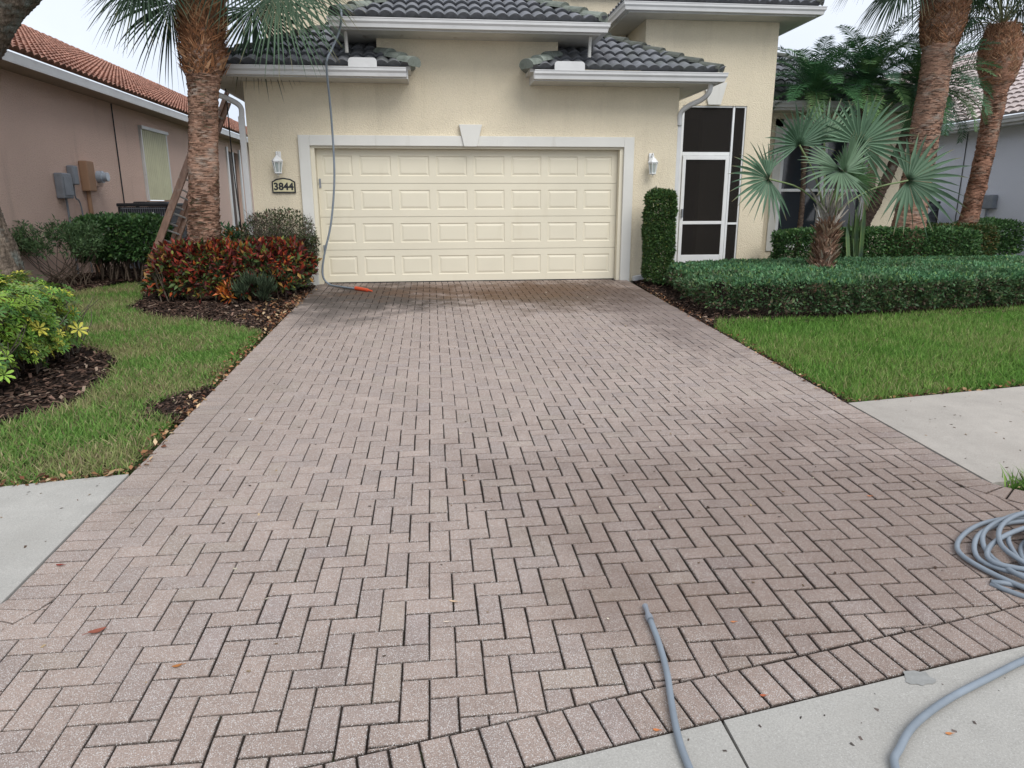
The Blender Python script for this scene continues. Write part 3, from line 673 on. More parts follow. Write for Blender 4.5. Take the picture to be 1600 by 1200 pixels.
# wing roof
g=MB(); g.box((6.435,14.5,3.09),(10.6,14.998,3.11)); g.build('soffit',M['soffit'],H)
gutter([(6.45,14.48,3.25),(10.62,14.48,3.25),(10.62,22,3.25)],H)
g=MB(); g.box((6.435,14.481,3.085),(10.6,14.499,3.25)); g.box((10.6,14.481,3.085),(10.618,22,3.25)); g.pieces('fascia',M['alu'],H)
roof_plane((6.3,14.42,3.27),(1,0,0),(0,1,0),.5,4.4,4.4,[((10.68,14.42,0),(q,q,0)),((6.45,0,0),(-1,0,0))],M['tile'],GREY,parent=H)
roof_plane((10.68,14.42,3.27),(0,1,0),(-1,0,0),.5,8,4.4,[((10.68,14.42,0),(-q,-q,0))],M['tile'],GREY,parent=H)
caps((10.66,14.44,3.29),(6.5,18.6,5.37),M['cap'],CAPC,H)
# keystone over the entry
g=MB(); g.prism([(5.16,13.46,3.03),(5.40,13.46,3.03),(5.50,13.46,3.42),(5.06,13.46,3.42)],(0,.04,0)); g.build('keystone',M['trim'],H,bevel=.006)
# screened entry: frame, screen door, side light
g=MB(); yf0,yf1=13.52,13.57
g.box((EX0,yf0,.10),(EX0+.045,yf1,3.02)); g.box((EX1-.03,yf0,.10),(EX1,yf1,3.02)); g.box((5.67,yf0,.10),(5.71,yf1,3.02))
g.box((EX0+.045,yf0,2.99),(5.66,yf1,3.02)); g.box((5.715,yf0,2.99),(EX1-.03,yf1,3.02)); g.box((EX0+.045,yf0,2.14),(5.66,yf1,2.20)); g.box((5.715,yf0,.86),(EX1-.03,yf1,.90)); g.box((EX0+.045,yf0,.10),(5.66,yf1,.13)); g.box((5.715,yf0,.10),(EX1-.03,yf1,.14))
fr=g.build('screen_frame',M['white'],H,bevel=.004)
g=MB(); g.box((EX0+.045,13.545,2.2),(5.66,13.548,2.99)); g.box((5.715,13.545,.9),(EX1-.03,13.548,2.99)); g.box((5.715,13.545,.14),(EX1-.03,13.548,.86)); g.build('screen_mesh',M['screen'],fr)
g=MB(); a,b=EX0+.05,5.655; y0,y1=13.495,13.53
g.box((a,y0,.14),(a+.065,y1,2.135)); g.box((b-.075,y0,.14),(b,y1,2.135)); g.box((a+.065,y0,2.06),(b-.075,y1,2.135)); g.box((a+.065,y0,.14),(b-.075,y1,.29)); g.box((a+.065,y0,.87),(b-.075,y1,.93))
sdoor=g.build('screen_door',M['white'],H,bevel=.005)
g=MB(); g.box((a+.065,13.512,.29),(b-.075,13.515,.87)); g.box((a+.065,13.512,.93),(b-.075,13.515,2.06)); g.build('screen_mesh',M['screen'],sdoor)
g=MB(); g.box((a+.02,13.45,1.0),(a+.05,13.494,1.16)); g.build('handle',M['alum_dark'],sdoor,bevel=.006)
# downspouts
g=MB(); x=XL-.055
g.tube(smoothpath([(XL-.40,D-.48,3.10),(XL-.40,D-.46,2.98),(XL-.36,D-.36,2.86),(XL-.20,D-.14,2.80),(x,D-.035,2.70),(x,D-.03,2.5)],5),.042,8)
g.box((x-.042,D-.072,.10),(x+.042,D-.002,2.56)); 
g.build('downspout',M['alu'],H,bevel=.006)
g=MB(); g.tube(smoothpath([(XR+.36,D-.38,3.10),(XR+.35,D-.36,2.96),(XR+.28,D-.25,2.86),(XR+.12,D-.10,2.78),(XR+.03,D+.0,2.68),(XR+.03,D+.03,2.5)],5),.042,8)
g.box((XR+.002,D+.03,.10),(XR+.075,D+.11,2.55)); g.build('downspout',M['alu'],H,bevel=.006)
for s,x0 in ((-1,-1.99),(1,3.36)):
    g=MB(); x1=x0+(-.38 if s<0 else .32)
    g.prism([(x0,D-.17,-.01),(x0,D-.05,-.01),(x0,D-.05,.07),(x0,D-.17,.07)],(x1-x0,.06,.05)); g.build('downspout_outlet',M['alu'],H,bevel=.01)
# ---------------- wall lanterns and number plaque
def lantern(x,z,label):
    t=empty('wall_lantern',(x,D,z),label,'lantern','white lanterns beside the garage door')
    g=MB(); g.box((x-.04,D-.012,z+.02),(x+.04,D+.018,z+.16)); g.build('back_plate',M['white'],t,bevel=.008)
    g=MB(); g.tube(smoothpath([(x,D-.01,z+.09),(x,D-.06,z+.15),(x,D-.11,z+.14),(x,D-.12,z+.07)],5),.009,8); g.build('arm',M['white'],t)
    c=(x,D-.12,z)
    g=MB(); g.lathe([(.014,.10),(.02,.085),(.05,.06),(.085,.02),(.088,.008),(.078,0)],c,6); g.lathe([(.005,.125),(.012,.115),(.005,.10)],c,8); g.build('lantern_roof',M['white'],t)
    g=MB()
    for k in range(6):
        a=math.pi*2*k/6; g.tube([(c[0]+.074*math.cos(a),c[1]+.074*math.sin(a),z+.002),(c[0]+.048*math.cos(a),c[1]+.048*math.sin(a),z-.155)],.006,5)
    g.lathe([(.055,-.155),(.06,-.165),(.045,-.18),(.012,-.185),(.006,-.205)],c,6); g.lathe([(.078,.004),(.078,-.008)],c,6); g.build('cage',M['white'],t)
    g=MB(); g.lathe([(.068,-.004),(.044,-.153)],c,6); g.build('glass',M['lampglass'],t)
    g=MB(); g.lathe([(.012,-.15),(.014,-.09),(.022,-.06),(.012,-.03)],c,8); g.build('bulb',M['white'],t)
lantern(-2.33,1.90,'white coach lantern on the cream wall above the house number')
lantern(3.62,1.90,'white coach lantern on the cream wall above the tall clipped shrub')
pl=empty('number_plaque',(-2.285,D,1.54),'small cream plaque with black border reading 3844 under the lantern','house number')
def arch(w_,h,hh,z): return [(-2.285-w_,z-h),(-2.285+w_,z-h),(-2.285+w_,z+hh*.55),(-2.285+w_*.62,z+hh*.86),(-2.285,z+hh),(-2.285-w_*.62,z+hh*.86),(-2.285-w_,z+hh*.55)]
g=MB(); g.prism([(a,D-.012,b) for a,b in arch(.178,.095,.135,1.535)],(0,.03,0)); g.build('border',M['black_metal'],pl)
g=MB(); g.prism([(a,D-.015,b) for a,b in arch(.158,.076,.113,1.535)],(0,.0029,0)); g.build('face',M['ivory'],pl)
def textmesh(s,size,loc,m,name,parent,bold=.012,rot=(R(90),0,0)):
    c=bpy.data.curves.new(name,'FONT'); c.body=s; c.size=size; c.extrude=.002; c.offset=bold*size; c.align_x='CENTER'; c.align_y='CENTER'; c.space_character=1.02
    o=bpy.data.objects.new(name,c); o.rotation_euler=rot; o.location=loc; scene.collection.objects.link(o); bpy.context.view_layer.update()
    dg=bpy.context.evaluated_depsgraph_get(); me=bpy.data.meshes.new_from_object(o.evaluated_get(dg)); me.transform(o.matrix_world); bpy.data.objects.remove(o)
    v=np.array([x.co[:] for x in me.vertices]); v=inv(parent,v)
    me.vertices.foreach_set('co',v.astype(np.float32).ravel()); me.materials.clear(); me.materials.append(m)
    return link(bpy.data.objects.new(name,me),parent)
textmesh('3844',.150,(-2.285,D-.0172,1.532),M['black_metal'],'numerals',pl,.038)
# ================================================= PINK HOUSE (left)
PX=-6.6
PH=empty('neighbor_house',(PX,14,0),'pink stucco house with terracotta tile roof on the left','house')
g=MB(); 
g.box((PX-.2,8.6,-.2),(PX,17.92,3.33)); g.box((PX-.2,19.62,-.2),(PX,25.2,3.33)); g.box((PX-.2,26.6,-.2),(PX,40,3.33)); g.box((PX-.2,17.92,-.2),(PX,19.62,1.36)); g.box((PX-.2,17.92,2.98),(PX,19.62,3.33)); g.box((PX-.2,25.2,2.98),(PX,26.6,3.33))
g.box((-18,8.6,-.2),(PX-.2,8.8,3.33)); g.build('wall',M['stucco_pink'],PH)
g=MB(); g.box((PX,8.1,3.33),(PX+.46,40,3.35)); g.build('soffit',mat('tan_soffit',(.42,.34,.27),.7,.2,noise=[((4,4,4),.9,1.05,3)]),PH)
g=MB(); g.box((PX+.46,8.1,3.32),(PX+.48,40,3.47)); g.build('fascia',M['alu'],PH)
gutter([(PX+.481,8.1,3.47),(PX+.481,40,3.47)][::-1],PH)
roof_plane((PX+.50,40,3.49),(0,-1,0),(-1,0,0),.5,32,5.6,[((0,8.2,0),(0,-1,0))],M['tile_red'],(.36,.19,.14),parent=PH,wave=.2,course=.34,cvar=.14)
caps((PX+.5-5.6,8.2,3.49+2.8),(PX+.5-5.6,40,3.49+2.8),M['tile_red'],(.38,.21,.16),PH)
# window with clear shutter panel
wi=MB(); wi.box((PX-.02,17.94,1.36),(PX+.05,18.0,2.96)); wi.box((PX-.02,19.54,1.36),(PX+.05,19.6,2.96)); wi.box((PX-.02,17.92,2.96),(PX+.09,19.62,3.03)); wo=wi.build('window',M['alu'],PH)
g=MB(); v=[];f=[]; n=52
for i in range(n+1):
    y=18.0+1.54*i/n; xx=PX+.03+(.025 if (i//2)%2 else 0)
    v+=[(xx,y,1.38),(xx,y,2.96)]
for i in range(n): f.append((2*i,2*i+2,2*i+3,2*i+1))
g.add(v,f); g.build('shutter_panel',M['shutter'],wo)
g=MB(); g.box((PX-.05,17.9,1.26),(PX+.07,19.64,1.355)); g.build('sill',M['tan'],wo,bevel=.01)
g=MB(); g.box((PX-.12,25.2,.1),(PX-.1,26.6,2.98)); g.build('side_door',mat('side_door_brown',(.16,.12,.10),.6,.2),PH)
g=MB(); g.box((PX+.002,25.05,.0),(PX+.05,25.2,3.1)); g.box((PX+.002,26.6,.0),(PX+.05,26.75,3.1)); g.box((PX-.03,25.85,.1),(PX+.02,25.95,2.98)); g.build('door_frame',M['white'],PH)
g=MB(); g.tube([(PX+.015,16.6,.2),(PX+.015,16.6,3.32)],.012,6); g.build('cable',M['black_metal'],PH)
# utility boxes on the pink wall, each a thing
def ubox(name,label,y,z,w_,h,d,m,cat='utility box',x=PX,sgn=1,bev=.02,group=None):
    t=empty(name,(x,y,z),label,cat,group); g=MB(); g.box((x+.002 if sgn>0 else x-d,y-w_/2,z-h/2),(x+d if sgn>0 else x-.002,y+w_/2,z+h/2)); g.build('box_body',m,t,bevel=bev); return t
t=ubox('utility_box','largest grey plastic utility box on the pink wall above two conduits',13.95,1.60,.34,.44,.15,M['alum_dark'])
g=MB(); g.box((PX+.151,13.80,1.43),(PX+.165,14.10,1.76)); g.build('cover',M['alum_dark'],t,bevel=.012)
g=MB(); g.tube([(PX+.05,14.02,1.38),(PX+.05,14.05,-.05)],.02,8); g.build('conduit',M['alum_dark'],t)
t=ubox('utility_box','smaller upright grey utility box between the large one and the tan meter box',14.38,1.80,.2,.34,.12,M['alum_dark'])
g=MB(); g.tube(smoothpath([(PX+.05,14.38,1.63),(PX+.05,14.38,1.4),(PX+.05,14.55,1.2),(PX+.05,14.60,-.05)],5),.014,8); g.build('conduit',M['alum_dark'],t)
t=ubox('electric_meter','tan electric meter box with round grey glass dial on the pink wall',14.92,1.80,.30,.56,.16,M['tan'],'electric meter')
g=MB(); g.tube([(PX+.06,14.9,1.52),(PX+.06,14.9,-.05)],.04,10); g.build('conduit',M['tan'],t)
g=MB(); g.box((PX+.002,15.08,1.62),(PX+.11,15.48,2.0)); g.build('meter_socket',M['stucco_pink'],t,bevel=.01)
g=MB(); v,f=tubegeo([(PX+.11,15.28,1.80),(PX+.21,15.28,1.80),(PX+.211,15.28,1.80),(PX+.30,15.28,1.80),(PX+.301,15.28,1.80)],[.115,.115,.09,.085,.06],20); g.add(v,f); g.build('meter_dial',mat('meter_glass',(.35,.4,.46),.2,.7),t)
t=ubox('utility_box','small square grey electrical box on the pink wall above the air conditioner',17.0,.78,.3,.36,.12,M['alum_dark']); 
g=MB(); g.tube([(PX+.05,17.35,.5),(PX+.05,17.35,.85),(PX+.12,17.4,.9)],.03,8); g.build('conduit',M['alum_dark'],t)
t=ubox('valve_cap','round ivory valve cap low on the pink wall left of the air conditioner',16.35,.67,.2,.2,.09,M['ivory'],'valve cap',bev=.045)
g=MB(); g.tube([(PX+.04,16.35,.6),(PX+.04,16.35,.0)],.025,8); g.build('pipe',M['tan'],t)
# ---------------- air conditioner
def aircon(x,y,sx,sy,h,label,group=None):
    t=empty('air_conditioner',(x,y,0),label,'air conditioner',group)
    g=MB(); a,b=x-sx/2,x+sx/2; c,d=y-sy/2,y+sy/2
    for (p,q_) in ((a,c),(b-.05,c),(a,d-.05),(b-.05,d-.05)): g.box((p,q_,0),(p+.05,q_+.05,h-.07))
    g.pieces('corner_post',M['black_metal'],t)
    g=MB(); g.box((a-.02,c-.02,h-.068),(b+.02,d+.02,h)); g.build('top_panel',M['black_metal'],t,bevel=.02)
    g=MB(); v,f=tubegeo([(x,y,h+.002),(x,y,h+.03)],[sx*.36,sx*.34],28); g.add(v,f); g.build('fan_guard',M['black_metal'],t)
    g=MB(); g.box((a+.04,c+.04,.03),(b-.04,d-.04,h-.075)); g.build('coil',mat('coil_fins',(.045,.05,.06),.6,.4,noise=[((2,2,60),.6,1.5,2)]),t)
    g=MB()
    for k in range(22):
        xx=a+.05+(b-a-.1)*k/21; g.box((xx-.003,c+.004,.03),(xx+.003,c+.012,h-.07)); yy=c+.05+(d-c-.1)*k/21; g.box((b-.012,yy-.003,.03),(b-.004,yy+.003,h-.07))
    for k in range(9):
        zz=.06+(h-.16)*k/8; g.box((a+.05,c,zz-.006),(b-.05,c+.003,zz+.006)); g.box((b-.003,c+.05,zz-.006),(b,d-.05,zz+.006))
    g.build('grille',M['alum_dark'],t)
    g=MB(); xx=b-.3; g.prism([(xx-.08,c-.004,h-.25),(xx,c-.004,h-.33),(xx+.08,c-.004,h-.25),(xx,c-.004,h-.17)],(0,.003,0)); g.build('badge',M['white'],t)
    return t
aircon(-5.62,15.5,.95,.95,1.30,'dark grey air conditioner behind the green hedge by the pink wall')
# ================================================= GREY HOUSE (right)
GX=14.0
GH=empty('neighbor_house',(GX,16,0),'pale grey stucco house with whitish tile roof on the right','house')
g=MB(); g.box((GX,13.2,-.2),(GX+.2,34,3.03)); g.box((GX+.2,13.2,-.2),(26,13.4,3.03)); g.build('wall',M['stucco_grey'],GH)
g=MB(); g.box((GX-.46,12.7,3.03),(GX,34,3.05)); g.box((GX,12.7,3.03),(26,13.2,3.05)); g.build('soffit',M['soffit'],GH)
g=MB(); g.box((GX-.48,12.7,3.02),(GX-.46,34,3.2)); g.build('fascia',M['alu'],GH)
gutter([(GX-.481,34,3.22),(GX-.481,12.68,3.22),(26,12.68,3.22)],GH,h=.14)
roof_plane((GX-.52,34,3.25),(0,-1,0),(1,0,0),.5,21.4,6.5,[((GX-.52,12.6,0),(q,-q,0))],M['tile_white'],(.56,.48,.45),parent=GH,wave=.25,course=.36,cvar=.1)
roof_plane((GX-.52,12.6,3.25),(1,0,0),(0,1,0),.5,13,6.5,[((GX-.52,12.6,0),(-q,q,0))],M['tile_white'],(.56,.48,.45),parent=GH,wave=.25,course=.36,cvar=.1)
caps((GX-.5,12.62,3.28),(GX+6,19.12,6.5),M['tile_white'],(.55,.48,.45),GH)
g=MB(); g.tube([(GX-.012,18.05,.3),(GX-.012,18.05,3.03)],.01,6); g.build('cable',M['black_metal'],GH)
t=ubox('utility_box','grey electrical box with conduit on the pale grey house wall',16.9,1.28,.42,.34,.14,M['alum_dark'],x=GX,sgn=-1)
g=MB(); g.tube([(GX-.05,16.95,1.1),(GX-.05,16.95,.0)],.025,8); g.build('conduit',M['alum_dark'],t)
aircon(13.1,18.6,.9,.9,1.3,'air conditioner against the pale grey house wall behind the palm trunks')
# ================================================= PLANTS
def to_surface(n,shell,e,size,lumpamp=.06,seed=0,bottom=True):
    """points in the outer shell of a rounded box of half sizes; returns local pos, normals"""
    hs=np.array(size,float); out=[];nn=[]; got=0
    while got<n:
        p=rng.uniform(-1.1,1.1,(n*3,3)); f=(np.abs(p)**e).sum(1)**(1/e)
        f=f+lumpamp*lump(p*hs,5.5,seed)
        grad=np.sign(p)*np.abs(p)**(e-1)/hs; depth=(1-f)*np.min(hs)
        gn=unit(grad)
        # depth measured along normal: scale by local half size
        loc=(np.abs(gn)*hs).sum(1); depth=(1-f)*loc
        keep=(f<1)&(depth<shell*rng.uniform(0,1,len(p))**.6)
        if not bottom: keep&=~((gn[:,2]<-.5))
        out.append(p[keep]*hs); nn.append(gn[keep]); got+=keep.sum()
    return np.vstack(out)[:n],np.vstack(nn)[:n]
def foliage(name,parent,p,n_,size,asp,cols,wts,up=.3,spread=.8,m='leaf',tmpl=LEAF,var=.18,szvar=.3,xw=None):
    k=len(p); d=unit(n_+np.array((0,0,up))+rng.normal(0,spread,(k,3))); nn=unit(n_*.5+np.array((0,0,.7))+rng.normal(0,.45,(k,3)))
    X,Y,Z=frames(nn,d,k); s=size*(1+rng.normal(0,szvar,k)).clip(.4,1.8)
    sc=np.stack([s*asp,s,s],1); v,t=inst(tmpl[0],tmpl[1],p,X,Y,Z,sc)
    c=colmix(k,cols,wts,var) if not callable(cols) else cols(p,n_)
    return mktri(name,v,t,M[m],parent,np.repeat(c,len(tmpl[0]),0))
def stems(name,parent,cx,cy,rx,ry,z0,h,n,r=.008,m='twig',spread=.35,fork=3,wig=.03):
    g=MB()
    for i in range(n):
        x=cx+random.uniform(-rx,rx); y=cy+random.uniform(-ry,ry); z=z0+gz(y)
        a=random.uniform(0,6.28); dx,dy=math.cos(a)*spread,math.sin(a)*spread
        for k in range(fork):
            b=a+random.uniform(-1.2,1.2); l=h*random.uniform(.6,1); s=random.uniform(.2,1)*spread
            pts=[(x,y,z),(x+dx*.2*l+random.gauss(0,wig)*.5,y+dy*.2*l,z+.35*l),(x+dx*.3*l+math.cos(b)*s*.4*l+random.gauss(0,wig),y+dy*.3*l+math.sin(b)*s*.4*l,z+.7*l),(x+dx*.4*l+math.cos(b)*s*.9*l,y+dy*.4*l+math.sin(b)*s*.9*l,z+l)]
            g.tube(smoothpath(pts,3),np.linspace(r,r*.4,10),5,cap=False)
    return g.build(name,M[m],parent,smooth=True)
DG=[(.06,.135,.042),(.085,.185,.058),(.04,.09,.032),(.13,.22,.06)]
# front hedge (large, right)
fh=empty('hedge',(7.4,10,gz(9)),'long low clipped hedge along the right lawn, blue green on top','hedge')
p,nn=to_surface(150000,.11,7,(4.5,1.62,.30),.045,3,bottom=False)
u_=(p[:,0]+4.5)/9; v_=(p[:,1]+1.62)/3.24
def hfront(x): return np.interp(x,[3.2,3.5,5,8,12.4],[8.85,8.5,8.36,8.80,9.9])
def warp_f(p):
    q_=p.copy(); u_=(p[:,0]+4.5)/9; v_=(p[:,1]+1.62)/3.24
    xl=3.38+.5*v_; q_[:,0]=xl+(12.2-xl)*u_; fr=hfront(q_[:,0]); bk=11.75; q_[:,1]=fr+(bk-fr)*v_
    zb=gza(q_[:,1]); t=(p[:,2]+.30)/.60; q_[:,2]=zb+t*(.325-zb)+.018*lump(q_,3.0,8)+.02*lump(q_,14,9); q_[:,1]+=.03*lump(q_,11,10)*(1-v_); return q_
pw=warp_f(p)
keep=~((pw[:,0]-5.93)**2/.30**2+(pw[:,1]-10.35)**2/.42**2<1); pw=pw[keep]; nn=nn[keep]; p=p[keep]
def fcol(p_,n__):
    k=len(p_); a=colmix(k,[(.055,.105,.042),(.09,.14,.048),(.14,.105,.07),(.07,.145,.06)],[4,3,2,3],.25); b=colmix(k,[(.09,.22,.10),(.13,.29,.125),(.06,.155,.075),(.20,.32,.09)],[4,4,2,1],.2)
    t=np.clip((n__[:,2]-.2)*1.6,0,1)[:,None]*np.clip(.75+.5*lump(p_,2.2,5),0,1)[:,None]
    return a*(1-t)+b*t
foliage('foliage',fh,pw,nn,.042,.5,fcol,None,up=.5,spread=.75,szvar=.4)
g=MB()
for i in range(170):
    x=random.uniform(4.3,9.6); y=float(hfront(x))+random.uniform(.1,.35); z=gz(y)-.05
    g.tube([(x,y,z),(x+random.gauss(0,.05),y+random.gauss(0,.04),z+.22),(x+random.gauss(0,.09),y+random.gauss(0,.06),z+.42)],.005,4,cap=False)
g.build('stems',M['twig'],fh)
def box_hedge(label,cx,cy,sx,sy,ztop,z0,n,size,cols,wts,yaw=0,e=7,shell=.1,lumpamp=.04,name='hedge',cat='hedge',asp=.55,m='leaf',spread=.7,seed=1,group=None,nst=40,tm=LEAF):
    t=empty(name,(cx,cy,z0),label,cat,group); h=(ztop-z0)/2
    p,nn=to_surface(n,shell,e,(sx/2,sy/2,h),lumpamp,seed,bottom=False)
    c,s=math.cos(yaw),math.sin(yaw); Rm=np.array(((c,s,0),(-s,c,0),(0,0,1))); p=p@Rm; nn=nn@Rm
    p=p+np.array((cx,cy,z0+h)); foliage('foliage',t,p,nn,size,asp,cols,wts,spread=spread,m=m,tmpl=tm)
    if nst: stems('stems',t,cx,cy,sx*.4,sy*.35,z0-gz(cy)-.03,(ztop-z0)*.85,nst,.009)
    return t
box_hedge('dark green clipped hedge below the window, behind the low front hedge',8.35,12.75,3.95,.75,.79,-.02,30000,.05,DG,[4,3,3,1],seed=4,shell=.14)
box_hedge('dark clipped shrub at the far right against the grey house wall',12.55,15.2,1.5,.9,.87,-.02,9000,.06,DG,[4,4,3,1],e=4,lumpamp=.10,seed=6,shell=.22)
box_hedge('clipped green hedge behind the palm trunks toward the grey house',11.0,14.3,1.9,.7,.80,-.02,9000,.055,[(.05,.1,.03),(.1,.11,.03),(.14,.09,.03)],[4,2,1],seed=7,shell=.15)
box_hedge('tall narrow clipped shrub right of the garage door',3.655,11.35,.44,.40,1.43,.0,26000,.036,[(.065,.13,.038),(.09,.175,.048),(.04,.085,.03),(.17,.20,.055)],[4,3,3,1],e=6,lumpamp=.12,name='column_shrub',cat='shrub',seed=9,shell=.09,nst=0)
# hedge before the air conditioner (open below)
hd=empty('hedge',(-5.35,13.2,0),'dark green hedge clipped flat in front of the air conditioner','hedge')
p,nn=to_surface(15000,.2,5,(.74,.45,.34),.12,12); p+=np.array((-5.38,13.25,.73)); p[:,2]+=-.16*np.clip(lump(p,4,3),0,1)*(p[:,2]<.6)
foliage('foliage',hd,p,nn,.062,.55,DG,[4,4,2,1],spread=.7,m='waxleaf'); stems('stems',hd,-5.38,13.2,.5,.25,0,.7,26,.012)
# ---------------- wispy shrub at the pink wall
def open_shrub(name,label,cx,cy,rx,ry,h,n,size,asp,cols,wts,nst,stem='twig',zlow=.35,cat='shrub',m='leaf',cl=60,r=.010,csz=.13,up=.4,spread=.7,tm=LEAF,e=2.6,sspread=.5,clz=.8):
    t=empty(name,(cx,cy,gz(cy)),label,cat); z0=gz(cy)
    cen=[]
    while len(cen)<cl:
        q_=rng.uniform(-1,1,3)
        f=(np.abs(q_)**e).sum()**(1/e)
        if .45<f<1: cen.append(q_)
    cen=np.array(cen)*np.array((rx,ry,h*(1-zlow)/2))+np.array((cx,cy,z0+h*(1+zlow)/2))
    which=rng.integers(0,cl,n); p=cen[which]+unit(rng.normal(0,1,(n,3)))*csz*rng.uniform(.3,1,(n,1))*np.array((1,1,clz))
    nn=unit(unit(p-cen[which])+.5*unit(p-np.array((cx,cy,z0+h*.5))))
    foliage('foliage',t,p,nn,size,asp,cols,wts,up=up,spread=spread,m=m,tmpl=tm)
    if nst:
        g=MB()
        for i in range(nst):
            c=cen[rng.integers(0,cl)]; b=np.array((cx+random.uniform(-rx,rx)*.6,cy+random.uniform(-ry,ry)*.5,z0-.04)); mid=(b*.5+c*.5)+np.array((random.gauss(0,.04),random.gauss(0,.04),-.05))
            g.tube(smoothpath([b,b*.75+mid*.25+np.array((0,0,.06)),mid,c],3),np.linspace(r,r*.35,10),5,cap=False)
        g.build('stems',M[stem],t,smooth=True)
    return t
open_shrub('feathery_shrub','airy grey green shrub with bare stems against the pink wall beside the oak',-6.02,12.35,.68,.42,.98,4200,.065,.28,[(.10,.18,.07),(.14,.23,.10),(.07,.13,.06)],[3,3,2],34,zlow=.5,cl=46,csz=.15,up=.5)
# ---------------- croton hedge
cro=[(.26,.035,.02),(.15,.022,.02),(.42,.09,.025),(.075,.02,.018),(.07,.11,.03),(.20,.23,.045),(.04,.065,.025),(.28,.15,.035)]
t=empty('croton_hedge',(-2.95,10.9,gz(10.8)),'croton hedge with red, orange and green leaves under the palm','hedge')
p,nn=to_surface(12000,.32,3.6,(1.06,.60,.41),.26,21,bottom=False); p+=np.array((-2.95,10.92,.30)); 
cc=lump(p,5,4)
def crcol(p_,n__):
    k=len(p_); top=np.clip((p_[:,2]-.25)/.4,0,1)+.45*lump(p_,4,2)
    a=colmix(k,cro,[5,4,2,4,2,1.2,2.5,1.5],.25); b=colmix(k,cro,[1.2,1.6,.7,3,4,1.6,5,1],.22)
    return np.where((rng.uniform(0,1,k)<top)[:,None],a,b)
foliage('foliage',t,p,nn,.078,.42,crcol,None,up=.45,spread=.8,m='leaf',szvar=.4); stems('stems',t,-2.95,10.85,.9,.45,0,.6,70,.008,'twig',.4)
# orange new shoots
open_shrub('croton_shoot','bright orange croton seedling at the foot of the croton hedge',-2.82,10.22,.10,.08,.28,90,.09,.3,[(.5,.12,.02),(.45,.2,.03),(.3,.05,.02)],[3,2,1],4,cl=4,csz=.06,m='waxleaf',cat='shrub',zlow=.2)
open_shrub('grass_clump','fine leaved grey green tuft at the foot of the croton hedge',-2.45,10.15,.22,.12,.3,500,.13,.05,[(.10,.14,.08),(.06,.09,.05)],[1,1],0,cl=6,csz=.07,up=1.8,spread=.4,cat='plant',zlow=.05)
open_shrub('croton_shrub','orange and green leafy shrub behind the palm by the pink wall',-3.15,12.35,.42,.3,.98,1500,.09,.35,[(.04,.12,.05),(.07,.15,.05),(.40,.15,.03)],[5,3,1.5],8,cl=18,csz=.15,m='waxleaf')
# ---------------- twiggy bush
tb=empty('twiggy_bush',(-2.3,11.35,0),'rounded half bare twiggy bush beside the garage door frame','shrub')
g=MB()
def twig(a,d,l,r,dep):
    b=a+d*l; mid=(a+b)/2+np.array([random.gauss(0,.12*l) for _ in range(3)])
    g.tube([a,mid,b],[r,r*.85,r*.65],4 if dep else 6,cap=False)
    if dep>=5: return
    for k in range(3 if dep<4 else 2):
        nd=unit(d+np.array([random.gauss(0,.55),random.gauss(0,.45),random.gauss(.12,.3)]))
        e_=b+nd*l*.7
        if ((e_[0]+2.3)/.53)**2+((e_[1]-11.35)/.4)**2<1 and e_[2]<1.19: twig(b if k else mid,nd,l*random.uniform(.6,.85),r*.62,dep+1)
for i in range(34):
    an=random.uniform(0,6.28); twig(np.array((-2.3+.2*math.cos(an),11.35+.14*math.sin(an),.0)),unit(np.array((math.cos(an)*.5,math.sin(an)*.35,.85))),.46,.012,0)
g.build('branches',M['greytwig'],tb,smooth=True)
p,nn=to_surface(20000,.36,3,(.54,.40,.52),.1,31); p+=np.array((-2.3,11.35,.64)); k=(p[:,2]<.8)|(rng.uniform(0,1,len(p))<.35); p=p[k];nn=nn[k]
foliage('foliage',tb,p,nn,.034,.5,[(.06,.065,.035),(.05,.075,.03),(.12,.055,.035),(.09,.12,.04)],[4,4,1.3,2])
# ---------------- schefflera in the left foreground
sf=empty('umbrella_bush',(-4.0,6.7,gz(6.7)),'big yellow green variegated bush in the left foreground','shrub')
WH=whorl(7,.5)
p,nn=to_surface(2900,.34,4,(.92,1.0,.43),.20,41,bottom=False); p+=np.array((-4.40,6.72,.19))
k=(p[:,2]>-.12)|(rng.uniform(0,1,len(p))<.4); p=p[k];nn=nn[k]
kk=len(p); Zd=unit(nn*.8+np.array((0,0,.75))+rng.normal(0,.32,(kk,3))); X,Y,Z=frames(rng.normal(0,1,(kk,3)),Zd,kk)
s=.066*(1+rng.normal(0,.22,kk)).clip(.5,1.5); v,tr=inst(WH[0],WH[1],p,Z,X,Y,s[:,None]*np.ones((1,3)))
cw=colmix(kk,[(.13,.27,.035),(.22,.36,.045),(.06,.15,.03),(.45,.42,.06),(.16,.24,.06)],[4,4,3,2.2,2],.2)
cv=np.repeat(cw,len(WH[0]),0)*(1+rng.normal(0,.10,(kk*len(WH[0]),1)))
edge=np.tile(np.tile([0,0,0,0,0,0,.5],7),kk)[:,None]*rng.uniform(0,1,(kk*len(WH[0]),1)); cv=cv*(1-edge)+np.array((.45,.42,.08))*edge
mktri('foliage',v,tr,M['waxleaf'],sf,np.clip(cv,.01,1))
stems('stems',sf,-4.35,6.7,.78,.85,0,.62,150,.007,'greytwig',.6,3,wig=.06)
